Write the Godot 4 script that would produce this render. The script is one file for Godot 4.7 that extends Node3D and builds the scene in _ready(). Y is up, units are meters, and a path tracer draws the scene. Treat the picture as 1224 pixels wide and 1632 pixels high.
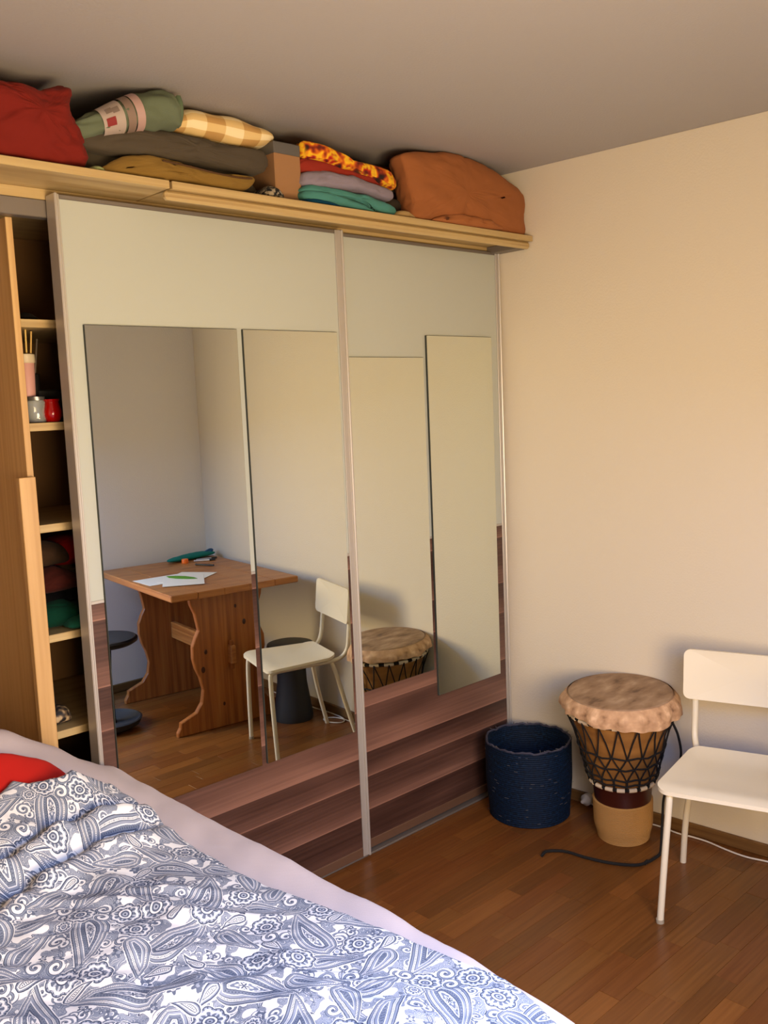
extends Node3D
# A bedroom corner: sliding-door wardrobe with mirrors, bed, drum, basket, chair; the mirrors show a table and stools.
# x runs along the wardrobe (0 = its right end), y up, z into the room (0 = front face of the front door).

const CAM := Vector3(-2.97017, 1.62333, 2.37487)
const SLANT := 0.06444          # the right wall opens outward by this much per metre
const CEIL := 2.5
const BACK := 2.60              # the wall opposite the wardrobe
const LEFT := -4.0
const EXPOSURE := 1.0

var rng := RandomNumberGenerator.new()
var M := {}
var used := {}
var room_noise := FastNoiseLite.new()

func _ready() -> void:
	rng.seed = 11
	room_noise.seed = 5
	room_noise.frequency = 1.0
	room_noise.fractal_octaves = 2
	# ---- camera, sky, lights, exposure
	var cam := Camera3D.new()
	cam.name = "camera"
	cam.position = CAM
	cam.rotation = Vector3(-0.11637, -0.75719, -0.04197)
	cam.fov = 2.0 * rad_to_deg(atan(816.0 / 1472.17))
	cam.near = 0.02
	add_child(cam)
	var env := Environment.new()
	var sky := Sky.new()
	var sm := ProceduralSkyMaterial.new()
	sm.sky_top_color = Color(0.45, 0.62, 0.9)
	sm.sky_horizon_color = Color(0.8, 0.87, 0.95)
	sm.ground_bottom_color = Color(0.3, 0.32, 0.28)
	sm.ground_horizon_color = Color(0.6, 0.64, 0.62)
	sky.sky_material = sm
	env.sky = sky
	env.background_mode = Environment.BG_SKY
	env.background_energy_multiplier = 1.0
	env.tonemap_mode = Environment.TONE_MAPPER_LINEAR
	env.tonemap_exposure = EXPOSURE
	env.sdfgi_enabled = true
	env.ssao_enabled = true
	env.ssil_enabled = true
	var we := WorldEnvironment.new()
	we.name = "environment"
	we.environment = env
	add_child(we)
	# daylight through window_1: warm and level from sunlit houses opposite, blue and steep from the sky
	for q in [["window_daylight", Vector2(0.80, 0.70), Vector3(-2.0, 1.15, BACK - 0.02), 5.0, Color(1.0, 0.865, 0.665), 6.6], ["window_daylight_beyond", Vector2(0.42, 0.70), Vector3(-2.76, 1.15, BACK - 0.02), 5.0, Color(1.0, 0.865, 0.665), 2.2], ["window_skylight", Vector2(0.94, 0.60), Vector3(-1.95, 1.55, BACK - 0.40), -84.0, Color(0.44, 0.68, 1.0), 4.6]]:
		var day := AreaLight3D.new()
		day.name = q[0]
		day.area_size = q[1]
		day.position = q[2]
		day.rotation_degrees.x = q[3]
		day.light_color = q[4]
		day.light_energy = q[5]
		day.shadow_enabled = true
		day.area_range = 12.0
		add_child(day)
	materials()
	room()
	wardrobe()
	bed()
	chair()
	drum()
	basket()
	table()
	stools()
	top_things()
	shelf_things()
	small_things()

# ---------------------------------------------------------------- naming
func numbered(n: String) -> String:
	used[n] = used.get(n, -1) + 1
	return n if used[n] == 0 else "%s_%03d" % [n, used[n]]

func tag(o: Node3D, label: String, category: String, group := "") -> Node3D:
	o.set_meta("label", label)
	o.set_meta("category", category)
	if group:
		o.set_meta("group", group)
	return o

func thing(called: String, label: String, category: String, at := Vector3.ZERO, turn := 0.0, group := "") -> Node3D:
	var o := Node3D.new()
	o.name = numbered(called)
	o.position = at
	o.rotation.y = turn
	add_child(o)
	return tag(o, label, category, group)

func obj(called: String, mesh: Mesh, m: Material, parent: Node3D = null) -> MeshInstance3D:
	var o := MeshInstance3D.new()
	o.name = numbered(called) if parent == null else called
	o.mesh = mesh
	o.material_override = m
	if parent == null:
		add_child(o)
	else:
		parent.add_child(o, true)
	return o

func struct(called: String, mesh: Mesh, m: Material) -> MeshInstance3D:
	var o := obj(called, mesh, m)
	o.set_meta("kind", "structure")
	return o

# ---------------------------------------------------------------- mesh tools
func begin() -> SurfaceTool:
	var st := SurfaceTool.new()
	st.begin(Mesh.PRIMITIVE_TRIANGLES)
	return st

func done(st: SurfaceTool) -> ArrayMesh:
	st.generate_normals()
	return st.commit()

# one triangle, turned so that its front looks away from c
func tri(st: SurfaceTool, a: Vector3, b: Vector3, d: Vector3, c: Vector3) -> void:
	var n := (d - a).cross(b - a)
	st.add_vertex(a)
	if n.dot((a + b + d) / 3.0 - c) >= 0.0:
		st.add_vertex(b)
		st.add_vertex(d)
	else:
		st.add_vertex(d)
		st.add_vertex(b)

func quad(st: SurfaceTool, a: Vector3, b: Vector3, d: Vector3, e: Vector3, c: Vector3) -> void:
	tri(st, a, b, d, c)
	tri(st, a, d, e, c)

# a box with chamfered edges (44 triangles)
func add_box(st: SurfaceTool, lo: Vector3, hi: Vector3, bev := 0.002, basis := Basis(), at := Vector3.ZERO) -> void:
	var c := (lo + hi) / 2.0
	var h := (hi - lo) / 2.0
	bev = minf(bev, minf(h.x, minf(h.y, h.z)) * 0.6)
	var mid: Vector3 = at + basis * c
	st.set_smooth_group(-1)
	var p := func(s: Vector3, axis: int) -> Vector3:
		var q := Vector3(s.x * (h.x - bev), s.y * (h.y - bev), s.z * (h.z - bev))
		q[axis] = s[axis] * h[axis]
		return at + basis * (c + q)
	for axis in 3:
		var u := (axis + 1) % 3
		var v := (axis + 2) % 3
		for s in [-1.0, 1.0]:
			var k := []
			for q in [[-1, -1], [1, -1], [1, 1], [-1, 1]]:
				var e := Vector3.ZERO
				e[axis] = s
				e[u] = q[0]
				e[v] = q[1]
				k.append(p.call(e, axis))
			quad(st, k[0], k[1], k[2], k[3], mid)
		for s in [[-1, -1], [1, -1], [1, 1], [-1, 1]]:
			var e0 := Vector3.ZERO
			e0[u] = s[0]
			e0[v] = s[1]
			var e1 := e0
			e0[axis] = -1
			e1[axis] = 1
			quad(st, p.call(e0, u), p.call(e1, u), p.call(e1, v), p.call(e0, v), mid)
	for i in 8:
		var s := Vector3(-1 if i & 1 else 1, -1 if i & 2 else 1, -1 if i & 4 else 1)
		tri(st, p.call(s, 0), p.call(s, 1), p.call(s, 2), mid)

func box(lo: Vector3, hi: Vector3, bev := 0.002) -> ArrayMesh:
	var st := begin()
	add_box(st, lo, hi, bev)
	return done(st)

func curve(pts: Array, n: int, closed := false) -> PackedVector3Array:
	var out := PackedVector3Array()
	var k := pts.size()
	var spans := k if closed else k - 1
	for i in spans:
		var a: Vector3 = pts[(i - 1 + k) % k] if closed or i > 0 else pts[0]
		var b: Vector3 = pts[i]
		var c: Vector3 = pts[(i + 1) % k]
		var d: Vector3 = pts[(i + 2) % k] if closed or i + 2 < k else pts[k - 1]
		for j in n:
			out.append(b.cubic_interpolate(c, a, d, float(j) / n))
	if not closed:
		out.append(pts[k - 1])
	return out

func add_tube(st: SurfaceTool, path: PackedVector3Array, r: float, sides := 8, closed := false, r_end := -1.0) -> void:
	st.set_smooth_group(1)
	var n := path.size()
	var rings := []
	var up := Vector3.UP
	for i in n:
		var t := (path[(i + 1) % n] - path[(i - 1 + n) % n]) if closed else (path[mini(i + 1, n - 1)] - path[maxi(i - 1, 0)])
		t = t.normalized()
		if absf(t.dot(up)) > 0.95 and i == 0:
			up = Vector3.RIGHT
		var side := t.cross(up).normalized()
		up = side.cross(t).normalized()
		var rr := r if r_end < 0.0 else lerpf(r, r_end, float(i) / maxf(1.0, n - 1))
		var ring := PackedVector3Array()
		for j in sides:
			var w := TAU * j / sides
			ring.append(path[i] + (side * cos(w) + up * sin(w)) * rr)
		rings.append(ring)
	for i in (n if closed else n - 1):
		var A: PackedVector3Array = rings[i]
		var B: PackedVector3Array = rings[(i + 1) % n]
		var c := (path[i] + path[(i + 1) % n]) / 2.0
		for j in sides:
			var k := (j + 1) % sides
			quad(st, A[j], A[k], B[k], B[j], c)
	if not closed:
		for e in [0, n - 1]:
			var ring: PackedVector3Array = rings[e]
			var inner: Vector3 = path[1] if e == 0 else path[n - 2]
			st.set_smooth_group(2)
			for j in sides:
				tri(st, path[e], ring[j], ring[(j + 1) % sides], inner)

func tube(path: PackedVector3Array, r: float, sides := 8, closed := false) -> ArrayMesh:
	var st := begin()
	add_tube(st, path, r, sides, closed)
	return done(st)

# turn a profile of (radius, height) round y; corners sharper than 35 degrees stay sharp when `hard`
func add_lathe(st: SurfaceTool, prof: Array, seg := 40, at := Vector3.ZERO, wob := 0.0) -> void:
	var g := 10
	for i in prof.size() - 1:
		var a: Vector2 = prof[i]
		var b: Vector2 = prof[i + 1]
		if i > 0:
			var z: Vector2 = prof[i - 1]
			if absf((a - z).angle_to(b - a)) > 0.6:
				g += 1
		st.set_smooth_group(g)
		# outward of a profile drawn upwards on the outside is its right-hand side
		var n2 := Vector2((b - a).y, -(b - a).x).normalized()
		for j in seg:
			var w0 := TAU * j / seg
			var w1 := TAU * (j + 1) / seg
			var k0 := 1.0 + wob * sin(3.0 * w0 + 0.7) + wob * 0.6 * sin(7.0 * w0)
			var k1 := 1.0 + wob * sin(3.0 * w1 + 0.7) + wob * 0.6 * sin(7.0 * w1)
			var A := at + Vector3(cos(w0) * a.x * k0, a.y, sin(w0) * a.x * k0)
			var B := at + Vector3(cos(w1) * a.x * k1, a.y, sin(w1) * a.x * k1)
			var C := at + Vector3(cos(w1) * b.x * k1, b.y, sin(w1) * b.x * k1)
			var D := at + Vector3(cos(w0) * b.x * k0, b.y, sin(w0) * b.x * k0)
			var wm := (w0 + w1) / 2.0
			var inner := (A + B + C + D) / 4.0 - Vector3(cos(wm) * n2.x, n2.y, sin(wm) * n2.x)
			if a.x > 1e-5:
				tri(st, A, B, C if b.x > 1e-5 else D, inner)
			if b.x > 1e-5:
				tri(st, A, C, D, inner)

func lathe(prof: Array, seg := 40, wob := 0.0) -> ArrayMesh:
	var st := begin()
	add_lathe(st, prof, seg, Vector3.ZERO, wob)
	return done(st)

# a grid of points f(u, v) with uvs; `flip` turns its front round
func add_grid(st: SurfaceTool, nu: int, nv: int, f: Callable, uvf: Callable, flip := false) -> void:
	st.set_smooth_group(1)
	var P := PackedVector3Array()
	var U := PackedVector2Array()
	for j in nv + 1:
		for i in nu + 1:
			var p: Vector3 = f.call(float(i) / nu, float(j) / nv)
			P.append(p)
			U.append(uvf.call(float(i) / nu, float(j) / nv, p))
	for j in nv:
		for i in nu:
			var a := j * (nu + 1) + i
			var q := [a, a + 1, a + nu + 2, a, a + nu + 2, a + nu + 1]
			if flip:
				q = [a, a + nu + 2, a + 1, a, a + nu + 1, a + nu + 2]
			for k in q:
				st.set_uv(U[k])
				st.add_vertex(P[k])

# a soft bundle: an outline in x-y given its own depth, rounded front and back, with creases
func puff(outline: Array, z_mid: float, front: float, back: float, rough := 0.006, seed_ := 1, power := 2.2, flat_y := -1.0, n := 8, freq := 9.0) -> ArrayMesh:
	var pts := []
	var c := Vector2.ZERO
	for p in outline:
		pts.append(Vector3(p.x, p.y, 0))
		c += p
	c /= outline.size()
	var ring := curve(pts, n, true)
	var noise := FastNoiseLite.new()
	noise.seed = seed_
	noise.frequency = freq
	noise.fractal_octaves = 3
	noise.domain_warp_enabled = true
	noise.domain_warp_amplitude = 0.03
	noise.domain_warp_frequency = 5.0
	var half := 22
	var fold := FastNoiseLite.new()
	fold.seed = seed_ + 100
	fold.frequency = freq * 0.55
	fold.fractal_octaves = 1
	fold.domain_warp_enabled = true
	fold.domain_warp_amplitude = 0.05
	fold.domain_warp_frequency = 4.0
	var ny := 0
	var rows := []
	for k in range(-half, half + 1):
		var t := float(k) / half
		var w := sin(t * PI / 2.0)
		var s := pow(maxf(0.0, 1.0 - pow(absf(w), power)), 1.0 / power)
		var z := z_mid + (w * front if w > 0.0 else w * back)
		var row := PackedVector3Array()
		for q in ring:
			var o := Vector2(q.x, q.y) - c
			var p := Vector3(c.x + o.x * s, c.y + o.y * s, z)
			var d := noise.get_noise_3d(p.x, p.y * 1.3, p.z) * rough * 2.0
			d -= rough * 0.9 * pow(maxf(0.0, 1.0 - absf(fold.get_noise_3d(p.x, p.y * 1.6, p.z)) * 9.0), 2.0)
			var out := Vector3(o.x, o.y, 0).normalized() * s + Vector3(0, 0, w)
			p += out * d
			if flat_y > 0.0:
				p.y = maxf(p.y, flat_y)
			p.y = minf(p.y, CEIL - 0.004)
			row.append(p)
		rows.append(row)
		ny += 1
	var st := begin()
	st.set_smooth_group(1)
	var m := ring.size()
	for k in ny - 1:
		var A: PackedVector3Array = rows[k]
		var B: PackedVector3Array = rows[k + 1]
		for j in m:
			var i2 := (j + 1) % m
			var mid := Vector3(c.x, c.y, z_mid)
			quad(st, A[j], A[i2], B[i2], B[j], mid)
	return done(st)

# a plate: an outline in x-y, extruded in z, edges chamfered
func slab(outline: Array, z0: float, z1: float, bev := 0.003) -> ArrayMesh:
	var st := begin()
	st.set_smooth_group(-1)
	var poly := PackedVector2Array(outline)
	var idx := Geometry2D.triangulate_polygon(poly)
	var inner := PackedVector2Array()
	var n := poly.size()
	var sign_ := -1.0 if Geometry2D.is_polygon_clockwise(poly) else 1.0
	for i in n:
		var a := poly[(i - 1 + n) % n]
		var b := poly[i]
		var c := poly[(i + 1) % n]
		var nrm := ((b - a).normalized() + (c - b).normalized()).normalized()
		inner.append(b + Vector2(-nrm.y, nrm.x) * bev * sign_)
	var far := Vector3(0, 0, 0)
	for i in range(0, idx.size(), 3):
		for s in [0, 1]:
			var z := z0 if s == 0 else z1
			var A := Vector3(inner[idx[i]].x, inner[idx[i]].y, z)
			var B := Vector3(inner[idx[i + 1]].x, inner[idx[i + 1]].y, z)
			var C := Vector3(inner[idx[i + 2]].x, inner[idx[i + 2]].y, z)
			tri(st, A, B, C, (A + B + C) / 3.0 + Vector3(0, 0, (z1 - z0) * (1.0 if s == 0 else -1.0)))
	for i in n:
		var j := (i + 1) % n
		var a := poly[i]
		var b := poly[j]
		var ia := inner[i]
		var ib := inner[j]
		var d := (b - a).normalized()
		var inw := Vector3(-d.y, d.x, 0) * sign_
		far = Vector3((a.x + b.x) / 2.0, (a.y + b.y) / 2.0, (z0 + z1) / 2.0) + inw * 0.05
		var za := z0 + bev * signf(z1 - z0)
		var zb := z1 - bev * signf(z1 - z0)
		quad(st, Vector3(a.x, a.y, za), Vector3(b.x, b.y, za), Vector3(b.x, b.y, zb), Vector3(a.x, a.y, zb), far)
		quad(st, Vector3(a.x, a.y, za), Vector3(b.x, b.y, za), Vector3(ib.x, ib.y, z0), Vector3(ia.x, ia.y, z0), far)
		quad(st, Vector3(a.x, a.y, zb), Vector3(b.x, b.y, zb), Vector3(ib.x, ib.y, z1), Vector3(ia.x, ia.y, z1), far)
	return done(st)

func rounded(lo: Vector2, hi: Vector2, r: float, n := 5) -> Array:
	var out := []
	for k in 4:
		var c := Vector2(hi.x - r if k in [0, 3] else lo.x + r, hi.y - r if k < 2 else lo.y + r)
		for j in n + 1:
			var w := PI / 2.0 * (k + float(j) / n)
			out.append(c + Vector2(cos(w), sin(w)) * r)
	return out

# ---------------------------------------------------------------- textures and materials
func noise_image(w: int, h: int, fx: float, fy: float, seed_: int, oct := 4) -> PackedFloat32Array:
	var n := FastNoiseLite.new()
	n.seed = seed_
	n.frequency = 1.0
	n.fractal_octaves = oct
	var out := PackedFloat32Array()
	out.resize(w * h)
	# seamless: walk on a torus-like blend of two shifted samples along each axis
	for y in h:
		var v := float(y) / h
		for x in w:
			var u := float(x) / w
			var a := n.get_noise_2d(u * fx, v * fy)
			var b := n.get_noise_2d((u - 1.0) * fx, v * fy)
			var c := n.get_noise_2d(u * fx, (v - 1.0) * fy)
			var d := n.get_noise_2d((u - 1.0) * fx, (v - 1.0) * fy)
			out[y * w + x] = lerpf(lerpf(a, b, u), lerpf(c, d, u), v)
	return out

func ramp_texture(data: PackedFloat32Array, w: int, h: int, colors: Array, lo := -0.5, hi := 0.5) -> ImageTexture:
	var g := Gradient.new()
	g.offsets = PackedFloat32Array()
	g.colors = PackedColorArray()
	for i in colors.size():
		g.add_point(float(i) / (colors.size() - 1), colors[i])
	var im := Image.create_empty(w, h, false, Image.FORMAT_RGB8)
	for y in h:
		for x in w:
			im.set_pixel(x, y, g.sample(clampf((data[y * w + x] - lo) / (hi - lo), 0.0, 1.0)))
	return ImageTexture.create_from_image(im)

func plain(c: Color, rough := 0.6, metal := 0.0) -> StandardMaterial3D:
	var m := StandardMaterial3D.new()
	m.albedo_color = c
	m.roughness = rough
	m.metallic = metal
	return m

func textured(t: Texture2D, scale: Vector3, rough := 0.6, world := false, tint := Color.WHITE) -> StandardMaterial3D:
	var m := plain(tint, rough)
	m.albedo_texture = t
	m.uv1_triplanar = true
	m.uv1_world_triplanar = world
	m.uv1_scale = scale
	m.uv1_triplanar_sharpness = 8.0
	return m

func bumpy(m: StandardMaterial3D, t: Texture2D, cm: float) -> StandardMaterial3D:
	m.heightmap_enabled = true
	m.heightmap_texture = t
	m.heightmap_scale = cm
	return m

func cloth(c: Color, rough := 0.95) -> StandardMaterial3D:
	var m := textured(M.weave, Vector3(14, 14, 14), rough, false, c)
	m.rim_enabled = true
	m.rim = 0.15
	m.metallic_specular = 0.25
	bumpy(m, M.weave, 0.06)
	return m

func materials() -> void:
	var grain := noise_image(256, 256, 1.6, 26.0, 3, 5)
	var beech := ramp_texture(grain, 256, 256, [Color(0.63, 0.52, 0.34), Color(0.72, 0.62, 0.425), Color(0.77, 0.68, 0.485)])
	M.beech = textured(beech, Vector3(0.6, 2.0, 0.6), 0.45)              # grain along x
	M.beech_up = textured(ramp_texture(noise_image(256, 256, 26.0, 1.6, 4, 5), 256, 256, [Color(0.70, 0.55, 0.34), Color(0.76, 0.61, 0.40), Color(0.81, 0.67, 0.45)]), Vector3(1.5, 0.5, 1.5), 0.45)
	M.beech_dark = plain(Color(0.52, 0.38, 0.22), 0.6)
	var pine_pic := ramp_texture(grain, 256, 256, [Color(0.54, 0.32, 0.15), Color(0.66, 0.42, 0.21), Color(0.73, 0.50, 0.27)])
	M.pine = textured(pine_pic, Vector3(2.0, 2.0, 0.6), 0.4)
	M.pine_up = textured(ramp_texture(noise_image(256, 256, 22.0, 1.8, 8, 5), 256, 256, [Color(0.52, 0.29, 0.12), Color(0.64, 0.38, 0.17), Color(0.70, 0.45, 0.22)]), Vector3(2.0, 0.7, 2.0), 0.4)
	M.knot = plain(Color(0.25, 0.1, 0.04), 0.5)
	M.planks = []
	for k in 6:
		var t: float = [0.97, 1.03, 1.08, 1.11, 1.18, 1.0][k]
		var r: float = [0.0, 0.01, 0.0, -0.01, 0.0, 0.02][k]
		var fl := ramp_texture(noise_image(128, 128, 1.4, 18.0, 20 + k, 4), 128, 128, [Color(0.39 * t + r, 0.23 * t, 0.095 * t), Color(0.435 * t + r, 0.265 * t, 0.115 * t), Color(0.47 * t + r, 0.295 * t, 0.135 * t)])
		var pm := textured(fl, Vector3(1.6, 3.0, 4.0), 0.32, true)
		pm.metallic_specular = 0.45
		M.planks.append(pm)
	M.joint = plain(Color(0.16, 0.085, 0.04), 0.8)
	var fine := noise_image(256, 256, 40.0, 40.0, 6, 3)
	var lumps := ramp_texture(fine, 256, 256, [Color(0.3, 0.3, 0.3), Color(0.7, 0.7, 0.7)])
	M.wall = bumpy(plain(Color(0.86, 0.82, 0.74), 0.75), lumps, 0.12)
	M.wall.uv1_triplanar = true
	M.wall.uv1_scale = Vector3(2.5, 2.5, 2.5)
	M.wall_cool = M.wall.duplicate()
	M.wall_cool.albedo_color = Color(0.93, 0.91, 0.89)
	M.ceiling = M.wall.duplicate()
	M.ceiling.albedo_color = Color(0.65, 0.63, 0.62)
	M.alu = plain(Color(0.74, 0.72, 0.69), 0.4, 0.45)
	M.alu_flat = plain(Color(0.50, 0.47, 0.44), 0.5, 0.5)
	M.rail_brown = plain(Color(0.42, 0.31, 0.24), 0.4, 0.2)
	M.glass_panel = plain(Color(0.70, 0.72, 0.685), 0.12)
	M.glass_panel.metallic_specular = 0.5
	M.mirror = plain(Color(0.90, 0.93, 0.90), 0.0, 1.0)
	M.mirror_edge = plain(Color(0.22, 0.24, 0.22), 0.8)
	M.dark = plain(Color(0.06, 0.055, 0.05), 0.6)
	M.laminate = laminate()
	M.white_paint = plain(Color(0.88, 0.84, 0.74), 0.4)
	M.foot = plain(Color(0.62, 0.58, 0.5), 0.5)
	M.chair_wood = plain(Color(0.90, 0.86, 0.76), 0.35)
	M.black = plain(Color(0.03, 0.03, 0.035), 0.4)
	M.black_grey = plain(Color(0.16, 0.165, 0.18), 0.6)
	M.cable = plain(Color(0.86, 0.83, 0.78), 0.5)
	M.rope = plain(Color(0.055, 0.042, 0.035), 0.9)
	M.baseboard = textured(beech, Vector3(0.6, 3.0, 0.6), 0.5, false, Color(0.62, 0.52, 0.42))
	# a weave for all cloth: light, so that the tint of the cloth shows
	var wv := Image.create_empty(128, 128, false, Image.FORMAT_RGB8)
	for y in 128:
		for x in 128:
			var a := absf(sin(x * PI / 4.0)) if (x / 4 + y / 4) % 2 == 0 else absf(sin(y * PI / 4.0))
			var v := 0.84 + 0.12 * a + fine[(y * 2) * 256 + x * 2] * 0.08
			wv.set_pixel(x, y, Color(v, v, v))
	M.weave = ImageTexture.create_from_image(wv)

func laminate() -> StandardMaterial3D:
	# dark plum-wood print in horizontal bands, light at one edge of each band
	var w := 512
	var h := 1024
	var streak := noise_image(w, h, 2.0, 90.0, 31, 3)
	var slow := noise_image(w, h, 3.0, 9.0, 32, 2)
	var im := Image.create_empty(w, h, false, Image.FORMAT_RGB8)
	var r := RandomNumberGenerator.new()
	r.seed = 3
	var shade := PackedFloat32Array()
	shade.resize(h)
	var y := 0
	while y < h:
		var band := r.randi_range(80, 190)
		var base := r.randf_range(0.12, 0.4)
		var rise := r.randf_range(0.25, 0.6)
		for k in band:
			if y + k < h:
				var t := float(k) / band
				shade[y + k] = base + rise * t * t + (0.25 if k > band - 5 else 0.0)
		y += band
	for yy in h:
		for x in w:
			var v := clampf(shade[yy] + streak[yy * w + x] * 0.24 + slow[yy * w + x] * 0.30, 0.0, 1.0)
			im.set_pixel(x, yy, Color(0.19, 0.115, 0.095).lerp(Color(0.56, 0.41, 0.345), v))
	var m := plain(Color.WHITE, 0.38)
	m.albedo_texture = ImageTexture.create_from_image(im)
	m.metallic_specular = 0.5
	m.uv1_triplanar = true
	m.uv1_scale = Vector3(0.55, 0.87, 0.55)
	m.uv1_triplanar_sharpness = 8.0
	return m

# ---------------------------------------------------------------- the room
func wall_x(z: float) -> float:
	return SLANT * z

func room() -> void:
	var turn := Basis(Vector3.UP, atan(SLANT))
	var st := begin()
	add_box(st, Vector3(0, -0.1, -0.8), Vector3(0.16, CEIL, BACK + 0.4), 0.001, turn)
	struct("wall_right", done(st), M.wall)
	struct("wall_back", box(Vector3(LEFT - 0.2, -0.1, -0.85), Vector3(0.0, CEIL, -0.70), 0.001), M.wall_cool)
	struct("wall_left", box(Vector3(LEFT - 0.15, -0.1, -0.85), Vector3(LEFT, CEIL, BACK + 0.2), 0.001), M.wall_cool)
	# the wall opposite the wardrobe, with the opening of the window
	var x0 := -3.00
	var x1 := -1.50
	var y0 := 0.72
	var y1 := 2.30
	st = begin()
	add_box(st, Vector3(LEFT, -0.1, BACK), Vector3(x0, CEIL, BACK + 0.2), 0.001)
	add_box(st, Vector3(x1, -0.1, BACK), Vector3(0.30, CEIL, BACK + 0.2), 0.001)
	add_box(st, Vector3(x0, -0.1, BACK), Vector3(x1, y0, BACK + 0.2), 0.001)
	add_box(st, Vector3(x0, y1, BACK), Vector3(x1, CEIL, BACK + 0.2), 0.001)
	struct("wall_front", done(st), M.wall_cool)
	st = begin()
	for k in 3:
		var z := BACK + 0.05
		var a := x0 + k * 0.5
		add_box(st, Vector3(a, y0, z), Vector3(a + 0.05, y1, z + 0.06), 0.004)
		add_box(st, Vector3(a + 0.45, y0, z), Vector3(a + 0.5, y1, z + 0.06), 0.004)
		add_box(st, Vector3(a, y0, z), Vector3(a + 0.5, y0 + 0.06, z + 0.06), 0.004)
		add_box(st, Vector3(a, y1 - 0.06, z), Vector3(a + 0.5, y1, z + 0.06), 0.004)
	var win := struct("window_1", done(st), plain(Color(0.92, 0.92, 0.9), 0.4))
	var pane := plain(Color(1, 1, 1, 0.04), 0.0)
	pane.transparency = BaseMaterial3D.TRANSPARENCY_ALPHA
	for k in 3:
		obj("pane", box(Vector3(x0 + 0.05 + k * 0.5, y0 + 0.06, BACK + 0.078), Vector3(x0 + 0.45 + k * 0.5, y1 - 0.06, BACK + 0.082), 0.0005), pane, win)
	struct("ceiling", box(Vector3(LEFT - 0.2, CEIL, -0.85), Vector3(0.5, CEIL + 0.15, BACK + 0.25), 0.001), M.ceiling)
	# parquet: each strip in view is a piece of its own
	var floor_ := struct("floor", box(Vector3(LEFT - 0.2, -0.15, -0.85), Vector3(0.5, -0.008, BACK + 0.25), 0.001), M.joint)
	var L := 0.335
	var W := 0.0655
	var far := []
	for k in 6:
		far.append(begin())
	var stock := {}
	var rows := int(ceil((BACK + 0.09) / W))
	for j in rows:
		var za := -0.09 + j * W
		var zb := minf(za + W, BACK)
		var xe := wall_x((za + zb) / 2.0) - 0.002
		var x := -2.16 - rng.randf() * L
		while x < xe - 0.01:
			var xb := minf(x + L, xe)
			var k := rng.randi_range(0, 5)
			if (xb < -1.85 and za > 0.0) or za < -0.03 and zb < 0.0:
				add_box(far[k], Vector3(x + 0.0005, -0.012, za + 0.0005), Vector3(xb - 0.0005, 0.0, zb - 0.0005), 0.0008)
			else:
				var key := int(round((xb - x) * 1000.0)) * 100 + int(round((zb - za) * 1000.0))
				if not stock.has(key):
					stock[key] = box(Vector3(0.0004, -0.012, 0.0004), Vector3(xb - x - 0.0004, 0.0, zb - za - 0.0004), 0.0003)
				var o := obj("parquet_strip", stock[key], M.planks[k], floor_)
				o.position = Vector3(x, rng.randf_range(-0.0006, 0.0), za)
			x += L
	for k in 6:
		var xs := LEFT + (k % 3) * 0.1
		for j in range(k, rows, 6):
			var za := -0.09 + j * W
			add_box(far[k], Vector3(LEFT, -0.012, za + 0.0005), Vector3(-2.5, 0.0, minf(za + W, BACK) - 0.0005), 0.0008)
		var o := obj("parquet_strips", done(far[k]), M.planks[k], floor_)
		o.set_meta("kind", "stuff")
	st = begin()
	add_box(st, Vector3(-0.014, 0.0, 0.0), Vector3(0.0, 0.046, BACK - 0.02), 0.004, turn)
	struct("baseboard_right", done(st), M.baseboard)
	struct("baseboard_front", box(Vector3(LEFT, 0.0, BACK - 0.014), Vector3(0.14, 0.05, BACK), 0.004), M.baseboard)

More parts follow.
